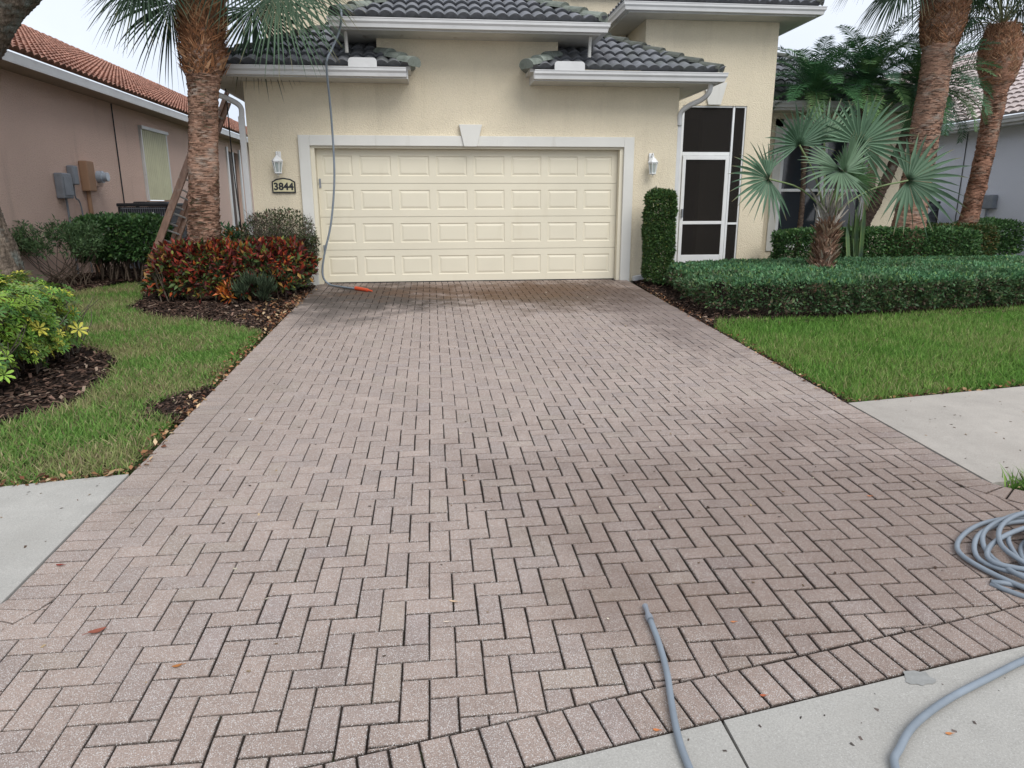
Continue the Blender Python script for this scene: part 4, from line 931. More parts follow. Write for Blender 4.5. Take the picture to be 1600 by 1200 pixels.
# ================================================= TREES
def trunk_mesh(name,parent,path,rad,m,nseg=40,ring=.012,nrm=.02,seed=0,sub=10,ringf=40,flute=0):
    pts=smoothpath(path,sub); l=np.r_[0,np.cumsum(np.linalg.norm(np.diff(pts,axis=0),axis=1))]; n=int(l[-1]/.02)
    s=np.linspace(0,l[-1],n); P_=np.stack([np.interp(s,l,pts[:,i]) for i in range(3)],1); rr=np.interp(P_[:,2],[q_[0] for q_ in rad],[q_[1] for q_ in rad]) if isinstance(rad[0],tuple) else np.interp(s,np.linspace(0,l[-1],len(rad)),rad)
    v,f=tubegeo(P_,rr,nseg); v=np.array(v); cen=np.repeat(P_,nseg,0); d=v-cen; 
    a=np.arctan2(d[:,1],d[:,0])
    dn=lump(v,7,seed)*nrm+lump(v*np.array((1,1,4)),16,seed+1)*nrm*.6+ring*np.sin(np.repeat(s,nseg)*ringf*(1+.1*np.sin(a*3)))*np.clip(lump(v,3,seed+3)+.6,0,1)
    v=v+unit(d)*dn[:,None]; return mk(name,v,f,m,parent,None,True)
M['palmtrunk']=mat('palm_trunk',(.37,.22,.155),.95,.1,noise=[((6,6,60),.5,1.4,5),((3,3,3),.75,1.2,4)],mixcol=[((4,4,9),(.33,.30,.26),.5,.68,.7,5),((9,9,40),(.07,.05,.035),.58,.7,.8,4),((2.2,2.2,1.5),(.10,.10,.05),.6,.75,.6,5)],bump=[((7,7,70),.9,.03),((60,60,60),.5,.01)])
M['palmtrunk_red']=mat('palm_trunk_red',(.37,.20,.135),.95,.1,noise=[((7,7,70),.5,1.4,5)],mixcol=[((3,3,6),(.30,.25,.20),.5,.65,.8,5),((9,9,50),(.08,.04,.03),.6,.7,.7,4)],bump=[((8,8,90),1,.03),((60,60,60),.5,.01)])
def boots(parent,c0,c1,r0,r1,n,cols,wts,ln=.22,wd=.05,out=.35,name='leaf_boots',bulge=0,seed=0,tw_=.6):
    """old leaf bases and fibre wrapped round the trunk top"""
    c0=np.array(c0);c1=np.array(c1); t=rng.uniform(0,1,n); a=rng.uniform(0,2*np.pi,n); rr=r0+(r1-r0)*t+bulge*np.sin(np.pi*t)
    rad=np.stack([np.cos(a),np.sin(a),0*a],1); tang=np.stack([-np.sin(a),np.cos(a),0*a],1)
    p=c0+(c1-c0)*t[:,None]+rad*rr[:,None]; Y=unit(np.array((0,0,1.))+rad*out*rng.uniform(-.3,1.3,(n,1))+tang*rng.normal(0,tw_,(n,1))); X=unit(np.cross(Y,rad)); Z=np.cross(X,Y)
    tv=np.array([(-.5,0,0),(.5,0,0),(-.4,.5,.10),(.4,.5,.10),(-.12,1,.25),(.12,1,.25)]); tt=np.array([(0,1,3),(0,3,2),(2,3,5),(2,5,4)])
    s=rng.uniform(.5,1.3,n); v,tr=inst(tv,tt,p,X,Y,Z,np.stack([wd*s,ln*s,ln*s*.5],1)); c=colmix(n,cols,wts,.22)
    return mktri(name,v,tr,M['bark_strip'],parent,np.repeat(c,6,0))
def fan(parent,hub,d,n,Rr,nseg,spread,cols,droop=.25,petiole_from=None,w0=.055,cup=.1,fused=.42,tipdroop=.15,pr=.012,pcol=(.14,.2,.07),name='frond',var=.12,twist=.12,limp=0,fold=.16):
    hub=np.array(hub,float); d=unit(np.array(d,float)); n=unit(np.array(n,float)); n=unit(n-d*np.dot(n,d)); s=np.cross(n,d)
    V=[];T=[];C=[]; cols=np.array(cols,float); base=cols[rng.integers(0,len(cols))]*random.gauss(1,var)
    ts=np.array([0,.18,.42,.62,.82,1.0])
    for k in range(nseg):
        a=(k/(nseg-1)-.5)*spread+random.gauss(0,.015); dk=math.cos(a)*d+math.sin(a)*s
        Lk=Rr*(.80+.20*math.cos(a*.55))*random.gauss(1,.05); dr=droop*random.gauss(1,.25); wmax=2*math.sin(spread/(nseg-1)/2)*Lk*fused*1.02
        sd=unit(np.cross(n,dk)); ww=np.array([.0,wmax*.18/fused,wmax,wmax*.80,wmax*.45,.002]); c=base*random.gauss(1,.07)
        tw=random.gauss(0,twist); sd2=sd*math.cos(tw)+n*math.sin(tw)
        b=len(V)
        for i,t in enumerate(ts):
            p=hub+dk*Lk*t*(1-limp*max(0,t-.4)) + n*cup*Lk*(abs(math.sin(a/2))*t) - np.array((0,0,1.))*(dr*t*t+tipdroop*max(0,t-.5)**2*2+limp*max(0,t-.38)**1.3*1.5)*Lk
            sdi=sd if t<=.42 else sd2
            V+= [p-sdi*ww[i]/2+n*ww[i]*fold,p-n*ww[i]*fold,p+sdi*ww[i]/2+n*ww[i]*fold]; cc=c if t<.9 or random.random()<.4 else np.array((.26,.21,.11)); C+=[cc,cc*1.06,cc]
        for i in range(5):
            o_=b+i*3; T+=[(o_,o_+1,o_+4),(o_,o_+4,o_+3),(o_+1,o_+2,o_+5),(o_+1,o_+5,o_+4)]
    if petiole_from is not None:
        a0=np.array(petiole_from,float); mid=(a0+hub)/2+np.array((0,0,.10*np.linalg.norm(hub-a0)))
        v,f=tubegeo(smoothpath([a0,mid,hub],4),pr,5,cap=False); b=len(V); V+=[np.array(x) for x in v]; C+=[np.array(pcol)]*len(v)
        for x in f: T+=[(b+x[0],b+x[1],b+x[2]),(b+x[0],b+x[2],b+x[3])]
    return mktri(name,np.array(V),np.array(T),M['palm'],parent,np.clip(np.array(C),.005,1))
def feather(parent,base,az,el,Ln,nl,lw,ll,cols,arc=1.0,name='frond',wid=.012,sweep=.5):
    base=np.array(base,float); h=np.array((math.cos(az),math.sin(az),0.)); side=np.array((-math.sin(az),math.cos(az),0.))
    N_=14; pts=[];p=base.copy();e=el; T_=[]
    for i in range(N_):
        d=h*math.cos(e)+np.array((0,0,math.sin(e))); pts.append(p.copy()); T_.append(d); p=p+d*Ln/(N_-1); e-=arc/(N_-1)*(.5+1.0*i/N_)
    pts=np.array(pts);T_=np.array(T_)
    v,f=tubegeo(pts,np.linspace(wid,wid*.25,N_),4,cap=False); V=[np.array(x) for x in v]; T=[]; c0=np.array(cols[0])
    for x in f: T+=[(x[0],x[1],x[2]),(x[0],x[2],x[3])]
    C=[c0*1.3]*len(V); base_c=np.array(cols[rng.integers(0,len(cols))])*random.gauss(1,.12)
    for k in range(nl):
        t=.12+.88*k/nl; i=t*(N_-1); a=int(i); fr_=i-a; pp=pts[a]*(1-fr_)+pts[min(a+1,N_-1)]*fr_; tt=T_[a]; up=unit(np.cross(side,tt)); 
        if up[2]<0: up=-up
        l=ll*math.sin(math.pi*(.12+.8*t))*random.gauss(1,.08)+.03
        for s in (-1,1):
            dd=unit(side*s+tt*sweep*random.gauss(1,.15)+up*random.uniform(.05,.45)); w_=lw
            wv=unit(np.cross(dd,up))*w_; b=len(V); m_=pp+dd*l*.5; e_=pp+dd*l-np.array((0,0,l*random.uniform(.02,.28)))
            V+=[pp-wv*.4,pp+wv*.4,m_+wv,m_-wv,e_]; T+=[(b,b+1,b+2),(b,b+2,b+3),(b+3,b+2,b+4)]; cc=base_c*random.gauss(1,.12); C+=[cc]*5
    return mktri(name,np.array(V),np.array(T),M['palm'],parent,np.clip(np.array(C),.004,1))
def scales(parent,path,rad,z0,z1,n,cols,wts):
    """rough broken leaf scars on a palm trunk"""
    pts=smoothpath(path,10); z=rng.uniform(z0,z1,n); c=np.stack([np.interp(z,pts[:,2],pts[:,0]),np.interp(z,pts[:,2],pts[:,1]),z],1)
    rr=np.interp(z,[q_[0] for q_ in rad],[q_[1] for q_ in rad])-.004; a=rng.uniform(0,2*np.pi,n); rd=np.stack([np.cos(a),np.sin(a),0*a],1); tg=np.stack([-np.sin(a),np.cos(a),0*a],1)
    X=unit(tg+np.stack([0*a,0*a,rng.normal(0,.12,n)],1)); Z=rd; Y=unit(np.cross(Z,X)); Y=unit(Y*np.sign(Y[:,2:3])+rd*rng.uniform(0,.5,(n,1)))
    tv=np.array([(-.5,0,-.02),(.5,.1,-.02),(-.4,.9,.25),(.1,1.15,.4),(.45,.8,.2)]); tt=np.array([(0,1,3),(0,3,2),(1,4,3)])
    v,t=inst(tv,tt,c+rd*rr[:,None],X,Y,Z,np.stack([rng.uniform(.03,.13,n),rng.uniform(.006,.018,n),rng.uniform(.01,.04,n)],1))
    return mktri('leaf_scars',v,t,M['bark_strip'],parent,np.repeat(colmix(n,cols,wts,.2),5,0))
# ---- palm on the left
BC=[(.36,.17,.085),(.25,.12,.065),(.44,.25,.14),(.12,.07,.045)]
pL=empty('palm_tree',(-3.3,10.9,-.04),'thick palm with hanging dark fan leaves rising from the croton hedge','palm tree')
pp_=[(-3.36,10.9,-.15),(-3.31,10.9,.55),(-3.22,10.9,1.44),(-3.14,10.9,2.3),(-3.07,10.9,2.9),(-3.0,10.9,3.6),(-2.96,10.9,4.0),(-2.93,10.9,4.7)]
rL=[(-.1,.27),(.5,.235),(1.4,.20),(2.3,.183),(2.8,.195),(3.0,.235),(3.2,.28),(3.5,.27),(3.9,.25),(4.3,.24),(4.7,.12)]
trunk_mesh('trunk',pL,pp_,rL,M['palmtrunk'],seed=2,ring=.010,ringf=85)
scales(pL,pp_,rL,.3,3.1,3600,[(.38,.23,.16),(.31,.18,.12),(.43,.32,.25),(.18,.11,.08),(.22,.20,.13)],[3,3,2,2,1])
boots(pL,(-3.06,10.9,2.98),(-2.95,10.9,4.3),.235,.24,5000,BC,[3,3,1.5,2],ln=.15,wd=.016,bulge=.04,out=.3,tw_=1.0)
boots(pL,(-3.05,10.9,3.0),(-2.98,10.9,3.9),.26,.27,260,BC,[2,3,1.5,2.5],ln=.18,wd=.05,out=.5,name='leaf_boots')
DP=[(.032,.065,.036),(.045,.085,.045),(.024,.052,.03),(.055,.10,.055)]
cL=np.array((-2.93,10.9,4.55))
for hub,d,n_,rr in (((-3.62,10.6,4.08),(-.6,-.2,-.75),(-.2,-1,.5),.88),((-3.45,10.3,4.3),(-.35,-.2,-.9),(.1,-1,.1),.8),((-3.7,11.1,4.35),(-1,0,-.35),(0,-.8,.7),.9),((-1.9,10.5,4.0),(.45,-.2,-.85),(.2,-1,.3),1.0),((-2.4,10.3,4.35),(.0,-.2,-1),(-.2,-1,.1),.85),((-1.75,10.9,4.35),(1,0,-.3),(0,-.8,.7),1.05),((-2.45,11.5,4.0),(.3,.2,-.9),(.2,-1,.1),1.0),((-3.55,11.4,4.0),(-.4,.2,-.9),(-.2,-1,.1),1.0)):
    fan(pL,hub,d,n_,rr,44,3.7,DP,droop=.10,petiole_from=cL,w0=.04,fused=.34,limp=.05,tipdroop=.14,pcol=(.12,.15,.07),twist=.4)
for i in range(16):
    a=i*2.399+.3; ele=.1+1.2*i/16; L1=random.uniform(.8,1.1); h=np.array((math.cos(a)*math.cos(ele),math.sin(a)*math.cos(ele),math.sin(ele)))
    fan(pL,cL+h*L1,unit(h+np.array((0,0,-.4))),unit(np.array((0,0,1.))+h*.9),random.uniform(.9,1.1),42,3.8,DP,droop=.2,petiole_from=cL,fused=.34,limp=.1,tipdroop=.2,pcol=(.12,.15,.07),twist=.4)
# ---- tall palms on the right
def tall_palm(label,path,rad,bulb,brad,cb,nf,seed,group,m,crown_z,boot_cols,sc_cols,L0=1.0,frR=1.0,e0=-.55):
    t=empty('palm_tree',path[0],label,'palm tree',group)
    trunk_mesh('trunk',t,path,rad,m,seed=seed,ring=.009,ringf=80)
    scales(t,path,rad,.2,bulb[0][2]+.1,3600,sc_cols,[3,3,2,2])
    boots(t,bulb[0],bulb[1],brad[0],brad[1],6500,boot_cols,[3,3,1.5,1.5],ln=.14,wd=.015,bulge=cb,out=.2,tw_=1.1)
    c=np.array(crown_z)
    for i in range(nf):
        a=i*2.399+seed; ele=e0+(1.35-e0)*(i/nf)**.9; h=np.array((math.cos(a)*math.cos(ele),math.sin(a)*math.cos(ele),math.sin(ele)))
        if e0>-.2 and h[1]<-.25 and ele<.75: continue
        L1=random.uniform(.8,1.1)*L0; hub=c+h*L1; dd=unit(h+np.array((0,0,-.45))); fan(t,hub,dd,unit(np.array((0,0,1.))+h*.9),random.uniform(.8,1.05)*frR,42,3.8,[(.045,.085,.04),(.06,.10,.045),(.035,.065,.035)],droop=.28,petiole_from=c,fused=.33,limp=.2,pcol=(.16,.17,.08),twist=.35)
    return t
RB=[(.36,.18,.10),(.26,.13,.075),(.42,.26,.16),(.15,.085,.055)]
tall_palm('tall palm with pinkish brown trunk and swollen reddish top, nearer of the right pair',[(8.93,12.8,-.1),(8.98,12.8,.9),(9.04,12.8,2.0),(9.10,12.8,3.3),(9.12,12.8,4.4),(9.12,12.8,5.3)],[(0,.35),(.4,.31),(1.0,.275),(2.0,.25),(3.6,.245),(4.0,.275),(4.3,.35),(4.8,.39),(5.3,.3)],[(9.12,12.8,3.95),(9.12,12.8,5.2)],(.275,.33),.06,20,1,'tall palms on the right',M['palmtrunk'],(9.12,12.8,5.35),RB,[(.40,.26,.20),(.28,.17,.13),(.46,.35,.29),(.14,.09,.07)])
tall_palm('tall palm with round orange brown boot ball, leaning by the grey house',[(11.83,15,-.1),(11.95,15,.9),(12.08,15,2.2),(12.13,15,3.3),(12.10,15,4.2),(12.06,15,4.9)],[(0,.215),(.5,.19),(1.5,.18),(3.0,.195),(3.6,.225),(3.85,.34),(4.15,.40),(4.5,.39),(4.8,.26),(4.95,.15)],[(12.12,15,3.68),(12.06,15,4.8)],(.27,.26),.12,24,4,'tall palms on the right',M['palmtrunk_red'],(12.06,15,4.85),RB,[(.38,.21,.14),(.29,.16,.11),(.42,.33,.27),(.16,.10,.07)],.85,1.0,-.05)
# ---- pygmy date palms behind
FD=[(.06,.16,.065),(.09,.21,.08),(.10,.19,.12),(.15,.27,.10)]
def date_palm(label,path,crown,nf,Ln,seed,rad=.09,elo=1.5):
    t=empty('date_palm',path[0],label,'palm tree','small feathery date palms by the house')
    trunk_mesh('trunk',t,path,[rad*1.1,rad,rad,rad*1.25],mat('date_trunk',(.09,.065,.05),.95,.1,noise=[((20,20,40),.4,1.6,4)],mixcol=[((6,6,6),(.22,.22,.18),.55,.68,.7,5)]),nseg=16,nrm=.012,ring=.012,ringf=90,seed=seed)
    for i in range(nf):
        a=i*2.399+seed; e=1.40-elo*(i/nf)
        feather(t,np.array(crown)+np.array((math.cos(a)*.05,math.sin(a)*.05,0)),a,e,Ln*random.uniform(.85,1.1),60,.0085,.24,FD,arc=1.5)
    return t
date_palm('feathery date palm beside the tower wall, left of the group',[(7.6,14.3,0),(7.62,14.3,1.2),(7.55,14.25,2.3),(7.6,14.2,3.3)],(7.6,14.2,3.35),40,1.35,2,.05,1.6)
date_palm('feathery date palm in the middle, above the window',[(8.0,14.1,0),(8.2,14.1,1.4),(8.5,14.1,2.5),(8.6,14.1,3.55)],(8.6,14.1,3.55),40,1.35,5,.05,1.6)
date_palm('feathery date palm on a slanting lichen spotted trunk behind the big palm',[(8.15,13.7,-.05),(8.75,13.8,.9),(9.25,13.9,2.0),(9.75,13.95,3.4)],(9.75,13.95,3.45),50,1.45,9,rad=.10,elo=1.9)
# ---- silver fan palm in the hedge
SP=empty('silver_palm',(5.93,10.35,gz(10.35)),'silvery blue green fan palm with shaggy brown base in the low hedge','palm tree')
trunk_mesh('trunk',SP,[(5.90,10.35,-.1),(5.93,10.35,.4),(5.96,10.35,.9),(5.98,10.35,1.15)],[.11,.13,.12,.08],M['palmtrunk'],nseg=24,seed=8)
boots(SP,(5.91,10.35,.12),(5.97,10.35,.92),.09,.085,900,[(.26,.16,.11),(.36,.25,.17),(.16,.09,.06),(.45,.38,.29)],[3,2,2,1],ln=.17,wd=.03,out=.6,bulge=.03)
for (a,l) in ((-.3,.34),(.2,.25),(2.6,.2)):
    v=[]; 
boots(SP,(5.96,10.35,.85),(5.98,10.35,1.15),.09,.05,60,[(.42,.38,.33),(.35,.32,.28)],[1,1],ln=.42,wd=.045,out=.25,name='dry_leaf_bases')
SC=[(.12,.205,.125),(.16,.25,.155),(.09,.165,.10)]; GC=[(.07,.16,.05),(.09,.18,.06)]
b0=np.array((5.97,10.33,1.05))
fans=[((5.33,10.25,2.08),(-.25,-.3,1),(.15,-1,-.15),.74,3.7,SC),((6.22,10.2,2.10),(.55,-.25,.9),(-.25,-1,-.1),.86,3.9,SC),((5.85,10.5,2.15),(.0,.1,1),(0,-1,.2),.74,3.0,SC),((5.86,10.0,1.72),(-.8,-.45,-.35),(-.1,-.8,.6),.74,3.3,SC),
 ((4.84,10.1,1.60),(-1,-.25,-.05),(-.2,-1,.25),.72,4.0,SC),((7.02,10.15,1.58),(.95,-.35,-.1),(.1,-1,.3),.92,4.2,SC),((6.28,10.4,1.62),(.7,.2,.35),(-.3,-1,.2),.62,3.4,GC),((5.92,10.0,1.70),(.25,-.15,.95),(.55,-.85,.1),.66,2.8,SC)]
for i,(hub,d,n_,rr,sp_,cc) in enumerate(fans):
    fan(SP,hub,d,n_,rr*.92,24,sp_,cc,droop=.06,petiole_from=b0+np.array((random.gauss(0,.04),random.gauss(0,.04),0)),fused=.42,cup=.16,tipdroop=.12,pr=.013,pcol=(.22,.29,.13),twist=.5,fold=.34)
# snake plants under the window
for x,y in ((7.55,12.2),):
    t=empty('snake_plant',(x,y,0),'upright striped green leaves behind the silver palm under the window','plant'); V=[];T=[];C=[]
    for i in range(11):
        a=random.uniform(0,6.28); r_=random.uniform(0,.16); bx,by=x+r_*math.cos(a),y+r_*math.sin(a); h=random.uniform(.9,1.35); an=random.uniform(0,3.14); w_=.035; lx,ly=random.gauss(0,.08),random.gauss(0,.08)
        b=len(V); 
        for s in np.linspace(0,1,8):
            ww=w_*(1-.9*max(0,s-.75)/.25)*(.7+.3*min(1,s*4)); cx,cy=bx+lx*s,by+ly*s
            V+=[(cx-ww*math.cos(an),cy-ww*math.sin(an),h*s),(cx+.01*math.sin(an),cy-.01*math.cos(an),h*s),(cx+ww*math.cos(an),cy+ww*math.sin(an),h*s)]; k=random.uniform(.6,1.3); C+=[(.11*k,.17*k,.07),(.06*k,.12*k,.05),(.13*k,.18*k,.07)]
        for s in range(7):
            o_=b+s*3; T+=[(o_,o_+1,o_+4),(o_,o_+4,o_+3),(o_+1,o_+2,o_+5),(o_+1,o_+5,o_+4)]
    mktri('leaves',np.array(V),np.array(T),M['waxleaf'],t,np.array(C))
# ---- oak on the left edge
OK=empty('oak_tree',(-5.85,10.0,gz(10)),'oak with rough lichen grey bark at the left edge, bowed trunk and limb','tree')
trunk_mesh('trunk',OK,[(-5.72,10,-.35),(-5.76,10,.5),(-5.92,10,1.5),(-5.98,10,2.3),(-5.70,10,3.0),(-5.25,10.0,3.65),(-4.75,10,4.25),(-4.3,10.1,5.1),(-4.1,10.2,6.2)],[.44,.37,.33,.34,.38,.42,.44,.40,.26],M['oak'],nseg=64,ring=0,nrm=.03,seed=5)
g=MB(); 
for pth in ([(-4.6,10.05,4.5),(-4.9,10.6,5.4),(-5.4,11,6.4)],[(-5.9,10,2.6),(-6.5,9.6,3.6),(-7.3,9.2,4.8)],[(-4.15,10.2,5.9),(-3.6,9.7,6.8),(-3.2,9.2,7.6)]): g.tube(smoothpath(pth,6),np.linspace(.16,.05,13),14)
g.build('limb',M['oak'],OK,smooth=True)
p,nn=to_surface(9000,.8,2,(1.9,1.8,.8),.25,51); p+=np.array((-4.6,9.6,8.6)); foliage('crown',OK,p,nn,.08,.45,DG,[4,3,3,1],spread=1)
# ================================================= GRASS AND GROUND COVER
def blades(name,poly,excl,dens,h,w_,cols,wts,seed=0,ztop=-.03,lean=.5,label=None,cat=None):
    xs=[a for a,_ in poly]; ys=[b for _,b in poly]; n=int((max(xs)-min(xs))*(max(ys)-min(ys))*dens)
    x=rng.uniform(min(xs),max(xs),n); y=rng.uniform(min(ys),max(ys),n); pj=np.stack([x,y,0*x],1); jx=.035*lump(pj,16,90)+rng.normal(0,.012,n); jy=.035*lump(pj,16,91)+rng.normal(0,.012,n); k=inpoly(x+jx,y+jy,poly)
    for e in excl: k&=~inpoly(x+2*jx,y+2*jy,e)
    # thin with distance
    k&=rng.uniform(0,1,n)<np.clip(7.5/np.maximum(y,1),.45,1)
    x=x[k];y=y[k]; n=len(x); pz=np.stack([x,y,0*x],1); 
    dens_n=lump(pz,2.2,seed); patch=np.clip(.5+.7*lump(pz,1.3,seed+2)+.3*lump(pz,6,seed+4),0,1)
    z=gza(y)+ztop; p=np.stack([x,y,z],1)
    Y=unit(np.stack([rng.normal(0,lean,n),rng.normal(0,lean,n),np.ones(n)],1)); X=unit(np.cross(Y,np.stack([rng.normal(0,1,n),rng.normal(0,1,n),rng.normal(0,.2,n)],1))); Z=np.cross(X,Y)
    hh=h*(1+rng.normal(0,.3,n)).clip(.35,1.7)*(1+.22*dens_n); c=colmix(n,cols[0],wts[0],.16); c2=colmix(n,cols[1],wts[1],.16); m_=(rng.uniform(0,1,n)<np.clip(patch*1.1-.08,.04,.95))[:,None]; c=np.where(m_,c2,c)
    v,t=inst(GB[0],GB[1],p,X,Y,Z,np.stack([np.full(n,w_)*rng.uniform(.7,1.3,n),hh,hh],1))
    o=mktri(name,v,t,M['grass'],None,np.repeat(c,5,0)); o['kind']='stuff'; return o
G1=[(.15,.29,.06),(.20,.36,.08),(.11,.22,.05),(.26,.38,.11)]; G2=[(.32,.34,.14),(.46,.39,.23),(.26,.31,.11),(.26,.22,.12)]
lawnL=[(-1.94,4.33),(-1.97,8.36),(-2.72,9.0),(-3.5,9.38),(-4.12,10.06),(-4.2,10.85),(-4.45,11.45),(-4.75,12.6),(-5.1,12.5),(-5.3,11.8),(-5.5,11.45),(-6.3,11.1),(-7,10.6),(-7,3.8),(-3,4.15)]
dirt=[(-1.9,5.35),(-2.25,5.45),(-2.28,5.75),(-2.1,6.0),(-1.9,6.1)]
blades('lawn_grass',lawnL,[bed_sch,dirt],5600,.062,.0075,(G1,G2),([4,3,3,1],[3,1.5,3,3]),seed=1,lean=.65)
G3=[(.13,.28,.05),(.17,.34,.06),(.10,.21,.04),(.23,.38,.09)]; G4=[(.22,.36,.08),(.16,.27,.06),(.34,.34,.15)]
lawnR=[(3.33,5.20),(5.2,5.48),(8.5,5.98),(11.5,6.5),(11.5,9.7),(8,8.85),(5,8.42),(3.5,8.42),(3.33,8.0)]
blades('lawn_grass',lawnR,[],4600,.07,.007,(G3,G4),([4,3,3,1],[3,3,2]),seed=11,lean=.45)
sheet('soil_strip',[(3.28,5.12),(3.28,8.2),(3.55,8.35),(3.36,8.0),(3.40,5.26),(8,6.03),(8,5.90)],-.02,M['soil'])
blades('verge_grass',[(3.34,3.605),(3.40,3.535),(3.72,3.27),(4.1,3.04),(4.5,2.95),(6.5,2.95),(6.5,3.75),(4,3.70)],[],5200,.10,.008,(G3,G4),([4,3,3,1],[3,3,1]),seed=21,lean=.6)
blades('verge_grass',[(-2.15,2.78),(-3.0,2.1),(-4.5,1.4),(-6,1.2),(-6,2.0),(-3.5,2.6)],[],4000,.10,.008,(G1,G2),([4,3,3,1],[3,1.5,3,3]),seed=22,lean=.6)
def scatter(name,poly,n,size,asp,cols,wts,z=0,excl=(),tm=CHIP,flat=.35,wei=None,var=.25,mat_='chip',zr=.0):
    xs=[a for a,_ in poly]; ys=[b for _,b in poly]; N_=int(n*2.2); x=rng.uniform(min(xs),max(xs),N_*2); y=rng.uniform(min(ys),max(ys),N_*2); k=inpoly(x,y,poly)
    for e in excl: k&=~inpoly(x,y,e)
    if wei is not None: k&=rng.uniform(0,1,len(x))<wei(x,y)
    x=x[k][:n];y=y[k][:n];n=len(x); p=np.stack([x,y,gza(y)+z+rng.uniform(0,zr,n)],1); Z=unit(np.stack([rng.normal(0,flat,n),rng.normal(0,flat,n),np.ones(n)],1)); Y=unit(np.cross(Z,rng.normal(0,1,(n,3)))); X=np.cross(Y,Z)
    s=size*rng.uniform(.4,1.5,n); v,t=inst(tm[0],tm[1],p,X,Y,Z,np.stack([s*asp,s,s*.4],1)); c=colmix(n,cols,wts,var)
    o=mktri(name,v,t,M[mat_],None,np.repeat(c,len(tm[0]),0)); o['kind']='stuff'; return o
MC=[(.05,.032,.024),(.085,.052,.038),(.028,.02,.017),(.16,.10,.075),(.27,.20,.15)]
visL=[(-1.93,8.33),(-2.72,8.94),(-3.54,9.34),(-4.165,10.06),(-4.2,10.8),(-4.45,11.4),(-4.7,12.6),(-4.9,13.2),(-1.9,13),(-1.90,9.2)]
scatter('mulch_chips',visL,15000,.05,.35,MC,[5,4,4,2,.8],-.012,zr=.02)
scatter('mulch_chips',[(-5.35,13.0),(-5.3,11.9),(-5.45,11.5),(-6.2,11.2),(-6.6,11.2),(-6.6,14.5),(-4.3,14.5),(-4.5,12.7)],8000,.05,.35,MC,[5,4,4,2,.8],-.012,zr=.02)
scatter('mulch_chips',bed_sch,16000,.055,.35,MC,[5,4,4,2,1.0],-.012,zr=.02)
scatter('mulch_chips',[(3.32,8.1),(3.36,11.8),(4.3,11.9),(4.3,8.8),(10,9.5),(10,8.85),(5,8.22),(3.6,8.15)],6000,.045,.35,MC,[5,4,4,2,.7],-.012,zr=.02)
LC=[(.28,.14,.07),(.17,.07,.04),(.36,.24,.13),(.09,.05,.03),(.42,.31,.19)]
LT=(LEAF[0]*np.array((1,1,1.6)),LEAF[1])
scatter('leaf_litter',[(-1.84,4.3),(-1.96,4.3),(-2.06,6.5),(-2.05,8.4),(-1.95,11.4),(-1.80,11.4),(-1.88,8.0)],800,.042,.5,LC,[3,3,2,3,1],.004,tm=LT,flat=.5)
scatter('mulch_chips',[(-1.9,5.25),(-2.3,5.4),(-2.33,5.8),(-2.12,6.1),(-1.9,6.2)],700,.03,.4,MC,[5,4,4,2,.8],-.012,zr=.02)
scatter('leaf_litter',[(-1.9,8.5),(-1.9,11.3),(-2.4,10.2),(-2.5,9.2)],260,.06,.5,LC,[3,2,3,2,2],.01,tm=LT,flat=.5)
scatter('leaf_litter',[(3.24,5.1),(3.24,9.0),(3.30,11.4),(3.42,11.4),(3.42,8.6),(3.38,5.3)],600,.032,.5,LC,[3,4,1,5,.5],.006,tm=LT,flat=.5)
scatter('leaf_litter',[(3.3,5.13),(8,5.9),(8,6.0),(3.4,5.24)],500,.04,.5,LC,[3,3,2,3,1],.004,tm=LT,flat=.5)
scatter('leaf_litter',[(3.30,3.6),(3.42,3.48),(3.75,3.25),(4.1,3.04),(4.1,3.1),(3.6,3.45)],60,.03,.5,LC,[3,3,2,3,1],.006,tm=LT,flat=.5)
scatter('leaf_litter',[(-1.95,4.27),(-3.2,4.08),(-3.2,4.17),(-1.95,4.37)],160,.045,.5,LC,[3,3,2,3,1],.006,tm=LT,flat=.5)
scatter('paver_debris',[(-1.7,2.2),(3.0,2.8),(3.1,11.7),(-1.7,11.7)],420,.014,.6,[(.12,.08,.05),(.30,.22,.13),(.06,.04,.03),(.5,.45,.35)],[3,2,3,1],.003,flat=.3)
def splat(name,x,y,r,col,z,lab,ax_=1.,kind='structure'):
    pts=[(x+r*ax_*math.cos(a)*k_,y+r*math.sin(a)*k_) for a,k_ in [(2*math.pi*i/18,random.uniform(.75,1.15)) for i in range(18)]]
    o=sheet(name,pts,z,mat(name+'_mat',col,.9,.1,noise=[((40,40,40),.85,1.1,4)]),kind); return o
scatter('pavement_debris',[(-1.95,3.0),(-1.95,4.25),(-5,3.7),(-5,2.5)],90,.018,.5,[(.10,.07,.05),(.25,.17,.10)],[2,1],.005,flat=.3)
scatter('pavement_debris',[(3.32,3.7),(3.32,5.1),(6,5.5),(6,4.0)],70,.018,.4,[(.10,.07,.05),(.25,.17,.10)],[2,1],.005,flat=.3)
scatter('pavement_debris',[(-.5,1.65),(3.5,2.4),(3.5,1.7),(-.5,1.2)],60,.012,.6,[(.10,.08,.07),(.05,.045,.04)],[2,1],.003,flat=.3)
splat('cement_patch',1.73,2.075,.04,(.29,.29,.275),.0045,'',1.5)
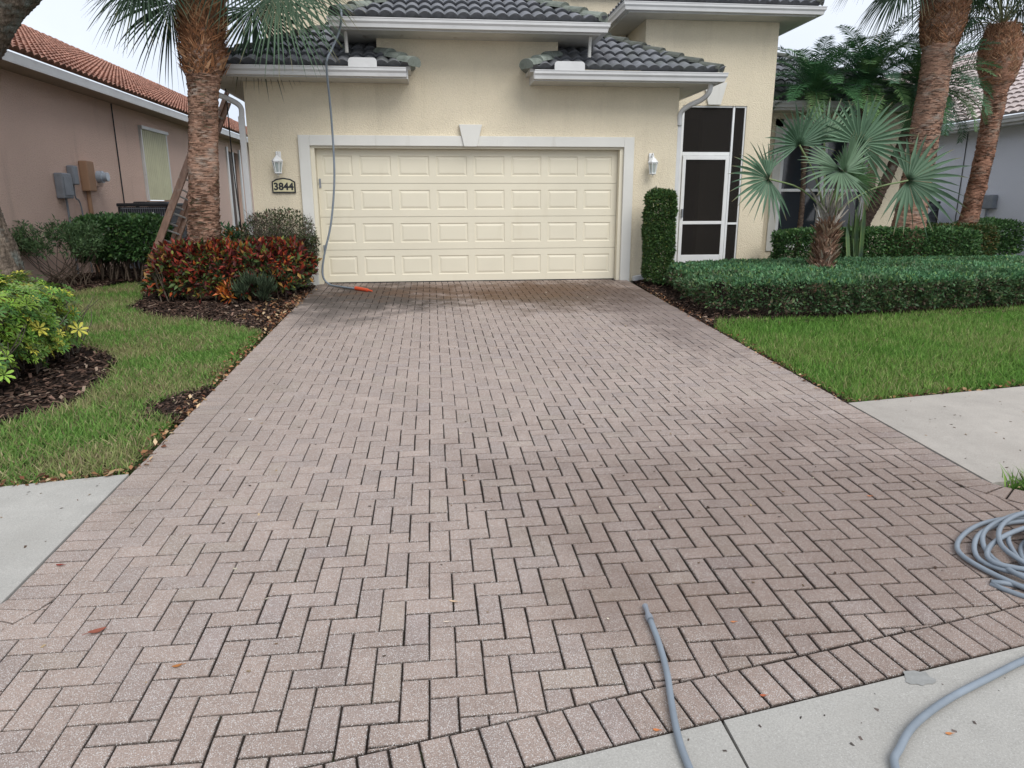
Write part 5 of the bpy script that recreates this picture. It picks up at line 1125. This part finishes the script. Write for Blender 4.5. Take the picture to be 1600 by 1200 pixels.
# ================================================= LADDER, HOSES, SMALL THINGS
lad=empty('ladder',(-4.6,12.6,0),'weathered brown extension ladder leaning behind the palm on the roof edge','ladder')
A=np.array((-4.70,12.62,.0)); B=np.array((-3.28,13.15,3.32)); ax=unit(B-A); wdir=unit(np.array((.35,1,0))-ax*np.dot(ax,np.array((.35,1,0)))); nrm=np.cross(ax,wdir)
def rail(a,b,wd,th,dep,name,m):
    g=MB(); o1=wdir*th/2; o2=nrm*dep/2
    v=[a-o1-o2,a+o1-o2,a+o1+o2,a-o1+o2,b-o1-o2,b+o1-o2,b+o1+o2,b-o1+o2]; g.add(v,[(0,3,2,1),(4,5,6,7),(0,1,5,4),(1,2,6,5),(2,3,7,6),(3,0,4,7)]); return g.build(name,m,lad,bevel=.004)
Lt=np.linalg.norm(B-A)
for s in (-1,1):
    rail(A+wdir*s*.21,B+wdir*s*.21-ax*.35,0,.03,.085,'rail',M['ladder']); rail(A+wdir*s*.175+ax*.35+nrm*.07,B+wdir*s*.175+nrm*.07,0,.03,.075,'rail',M['ladder'])
for k in range(1,11):
    c=A+ax*(.3*k); g=MB(); g.tube([c-wdir*.21,c+wdir*.21],.016,8); g.build('rung',M['alu'],lad)
for k in range(2,11):
    c=A+ax*(.3*k+.12)+nrm*.07; g=MB(); g.tube([c-wdir*.175,c+wdir*.175],.016,8); g.build('rung',M['alu'],lad)
# hanging dark cord behind the palm
g=MB(); g.tube(smoothpath([(-3.22,12.6,3.12),(-3.22,12.6,2.0),(-3.19,12.6,1.0),(-3.18,12.6,.02)],6),.009,6); o=g.build('hanging_cord',M['black_metal']); tag(o,'thin dark cord hanging straight down just right of the palm trunk','cord')
# pressure hose from the roof
ph=empty('spray_hose',(-1.4,11.3,0),'grey hose running down from the roof over the gutter to the driveway','hose')
e=.022
g=MB(); g.tube(smoothpath([(-1.18,11.10,3.98),(-1.16,11.0,3.80),(-1.22,11.12,3.62),(-1.33,11.15,3.42),(-1.40,11.08,3.26),(-1.425,11.15,3.12),(-1.44,11.45,2.5),(-1.46,11.55,1.7),(-1.56,11.60,1.0),(-1.70,11.62,.50),(-1.75,11.62,.18),(-1.66,11.60,.03),(-1.45,11.42,gz(11.42)+e),(-1.2,11.2,gz(11.2)+e)],10),.016,8); g.build('hose_line',M['hose'],ph,smooth=True)
g=MB(); g.tube([(-1.2,11.2,gz(11.2)+.03),(-1.0,11.02,gz(11.0)+.025)],[.03,.026],10); g.tube([(-1.0,11.02,gz(11.0)+.025),(-.93,10.96,gz(11.0)+.02)],[.016,.012],8); g.build('wand_grip',M['orange'],ph,smooth=False)
# hose lying toward the kerb
def P3(x,y,z=.018): return (x,y,gz(y)+z)
h1=empty('garden_hose',(.8,2.2,gz(2.2)),'grey hose end with metal nozzle lying across the paver border','hose')
g=MB(); g.tube(smoothpath([P3(.846,2.50),P3(.838,2.38),P3(.826,2.27),P3(.808,2.16),P3(.785,2.06),P3(.757,1.92),P3(.744,1.79),P3(.75,1.60),P3(.80,1.35),P3(.85,1.0)],8),.0122,12); g.build('hose_line',M['hose'],h1,smooth=True)
g=MB(); g.tube([P3(.846,2.50),P3(.847,2.53)],[.0155,.0155],12); g.tube([P3(.847,2.53),P3(.852,2.575),P3(.853,2.60)],[.010,.010,.013],10); g.build('nozzle',M['alum_dark'],h1)
h2=[P3(2.9,2.28),P3(2.6,2.22),P3(2.37,2.16),P3(2.177,2.105),P3(1.99,2.037),P3(1.747,1.945),P3(1.558,1.85),P3(1.445,1.762),P3(1.38,1.69),P3(1.34,1.5),P3(1.33,1.2)]
g=MB(); g.tube(smoothpath(h2,8),.0128,12); o=g.build('garden_hose',M['hose'],None,smooth=True); tag(o,'grey hose curving over the concrete kerb at the bottom right','hose')
# coiled hose
co=[P3(3.6,2.25),P3(3.2,2.32),P3(2.85,2.42)]
for k,(lf,rx_,ry_,dy) in enumerate([(2.47,.56,.42,0),(2.52,.55,.38,-.02),(2.61,.50,.40,.02),(2.56,.58,.33,-.04),(2.68,.46,.36,.03),(2.73,.44,.30,-.02),(2.71,.50,.33,.01),(2.78,.40,.26,-.03),(2.80,.42,.28,.02)]):
    for j in range(12):
        a=2*math.pi*(j+.5)/12+math.pi+.1*k
        co.append(P3(lf+rx_+rx_*math.cos(a)+.06*math.sin(a)+random.gauss(0,.008),2.75+dy+ry_*math.sin(a)+random.gauss(0,.008),.012+.011*(k%5)+.006*math.sin(3*a+k)))
g=MB(); g.tube(smoothpath(co,5),.0120,10); o=g.build('coiled_hose',M['hose'],None,smooth=True); tag(o,'coiled grey hose lying on the pavers at the right edge','hose')
# loose leaves on the driveway
def leaf_obj(x,y,size,asp,col,yaw,label,curl=.25):
    m=MB(); n=7; size=size*.72
    for sgn in (1,):
        v=[];f=[]
        size_=size
        for i in range(n):
            t=i/(n-1); w_=asp*size*math.sin(math.pi*min(1,t*.92+.06))**.8/2
            for s in (-1,0,1):
                X_=s*w_; Y_=(t-.5)*size; Z_=.004+curl*size*((t-.5)**2*1.2+abs(s)*.18)
                v.append((x+X_*math.cos(yaw)-Y_*math.sin(yaw),y+X_*math.sin(yaw)+Y_*math.cos(yaw),gz(y)+Z_))
        for i in range(n-1):
            for s in range(2): a=i*3+s; f.append((a,a+1,a+4,a+3))
        m.add(v,f,col)
    m.tube([(v[1][0],v[1][1],v[1][2]),(v[1][0]+math.sin(yaw)*size*.35,v[1][1]-math.cos(yaw)*size*.35,gz(y)+.006)],.0012,4,col)
    o=m.build('fallen_leaf',M['chip'],None,usecol=True); tag(o,label,'leaf','loose leaves on the driveway and kerb')
for a in [(-1.79,3.235,.05,.5,(.22,.05,.035),1.4,'dark red leaf on the left border near the pavement'),
 (-1.39,2.69,.09,.5,(.26,.09,.06),-1.1,'ragged reddish brown leaf toward the bottom left of the driveway'),
 (-1.0,2.437,.05,.5,(.36,.15,.05),1.9,'orange brown leaf on a pale brick at the lower left'),
 (.044,2.741,.055,.35,(.55,.40,.27),1.2,'pale tan curled leaf near the middle of the driveway'),
 (.012,2.60,.04,.3,(.6,.5,.4),1.5,'small pale curled leaf just below the tan one'),
 (.693,1.934,.03,.6,(.52,.19,.07),1.3,'small orange leaf on the border left of the concrete joint'),
 (1.653,1.813,.032,.55,(.50,.21,.08),1.5,'small orange leaf alone on the concrete kerb at the bottom right'),
 (1.189,2.472,.03,.55,(.5,.2,.09),1.5,'small orange leaf right of the hose nozzle'),
 (-1.39,5.235,.045,.6,(.8,.8,.78),1.3,'white scrap lying near the left edge beside the lawn'),
 (2.449,3.521,.035,.6,(.52,.2,.09),1.3,'small orange leaf on the right side of the driveway'),
 (.15,3.98,.035,.5,(.42,.24,.12),.8,'small brown leaf on the upper middle of the driveway'),
 (1.12,2.05,.03,.6,(.4,.12,.06),1.5,'rusty leaf in the front border gap beside the kerb')]: leaf_obj(*a)
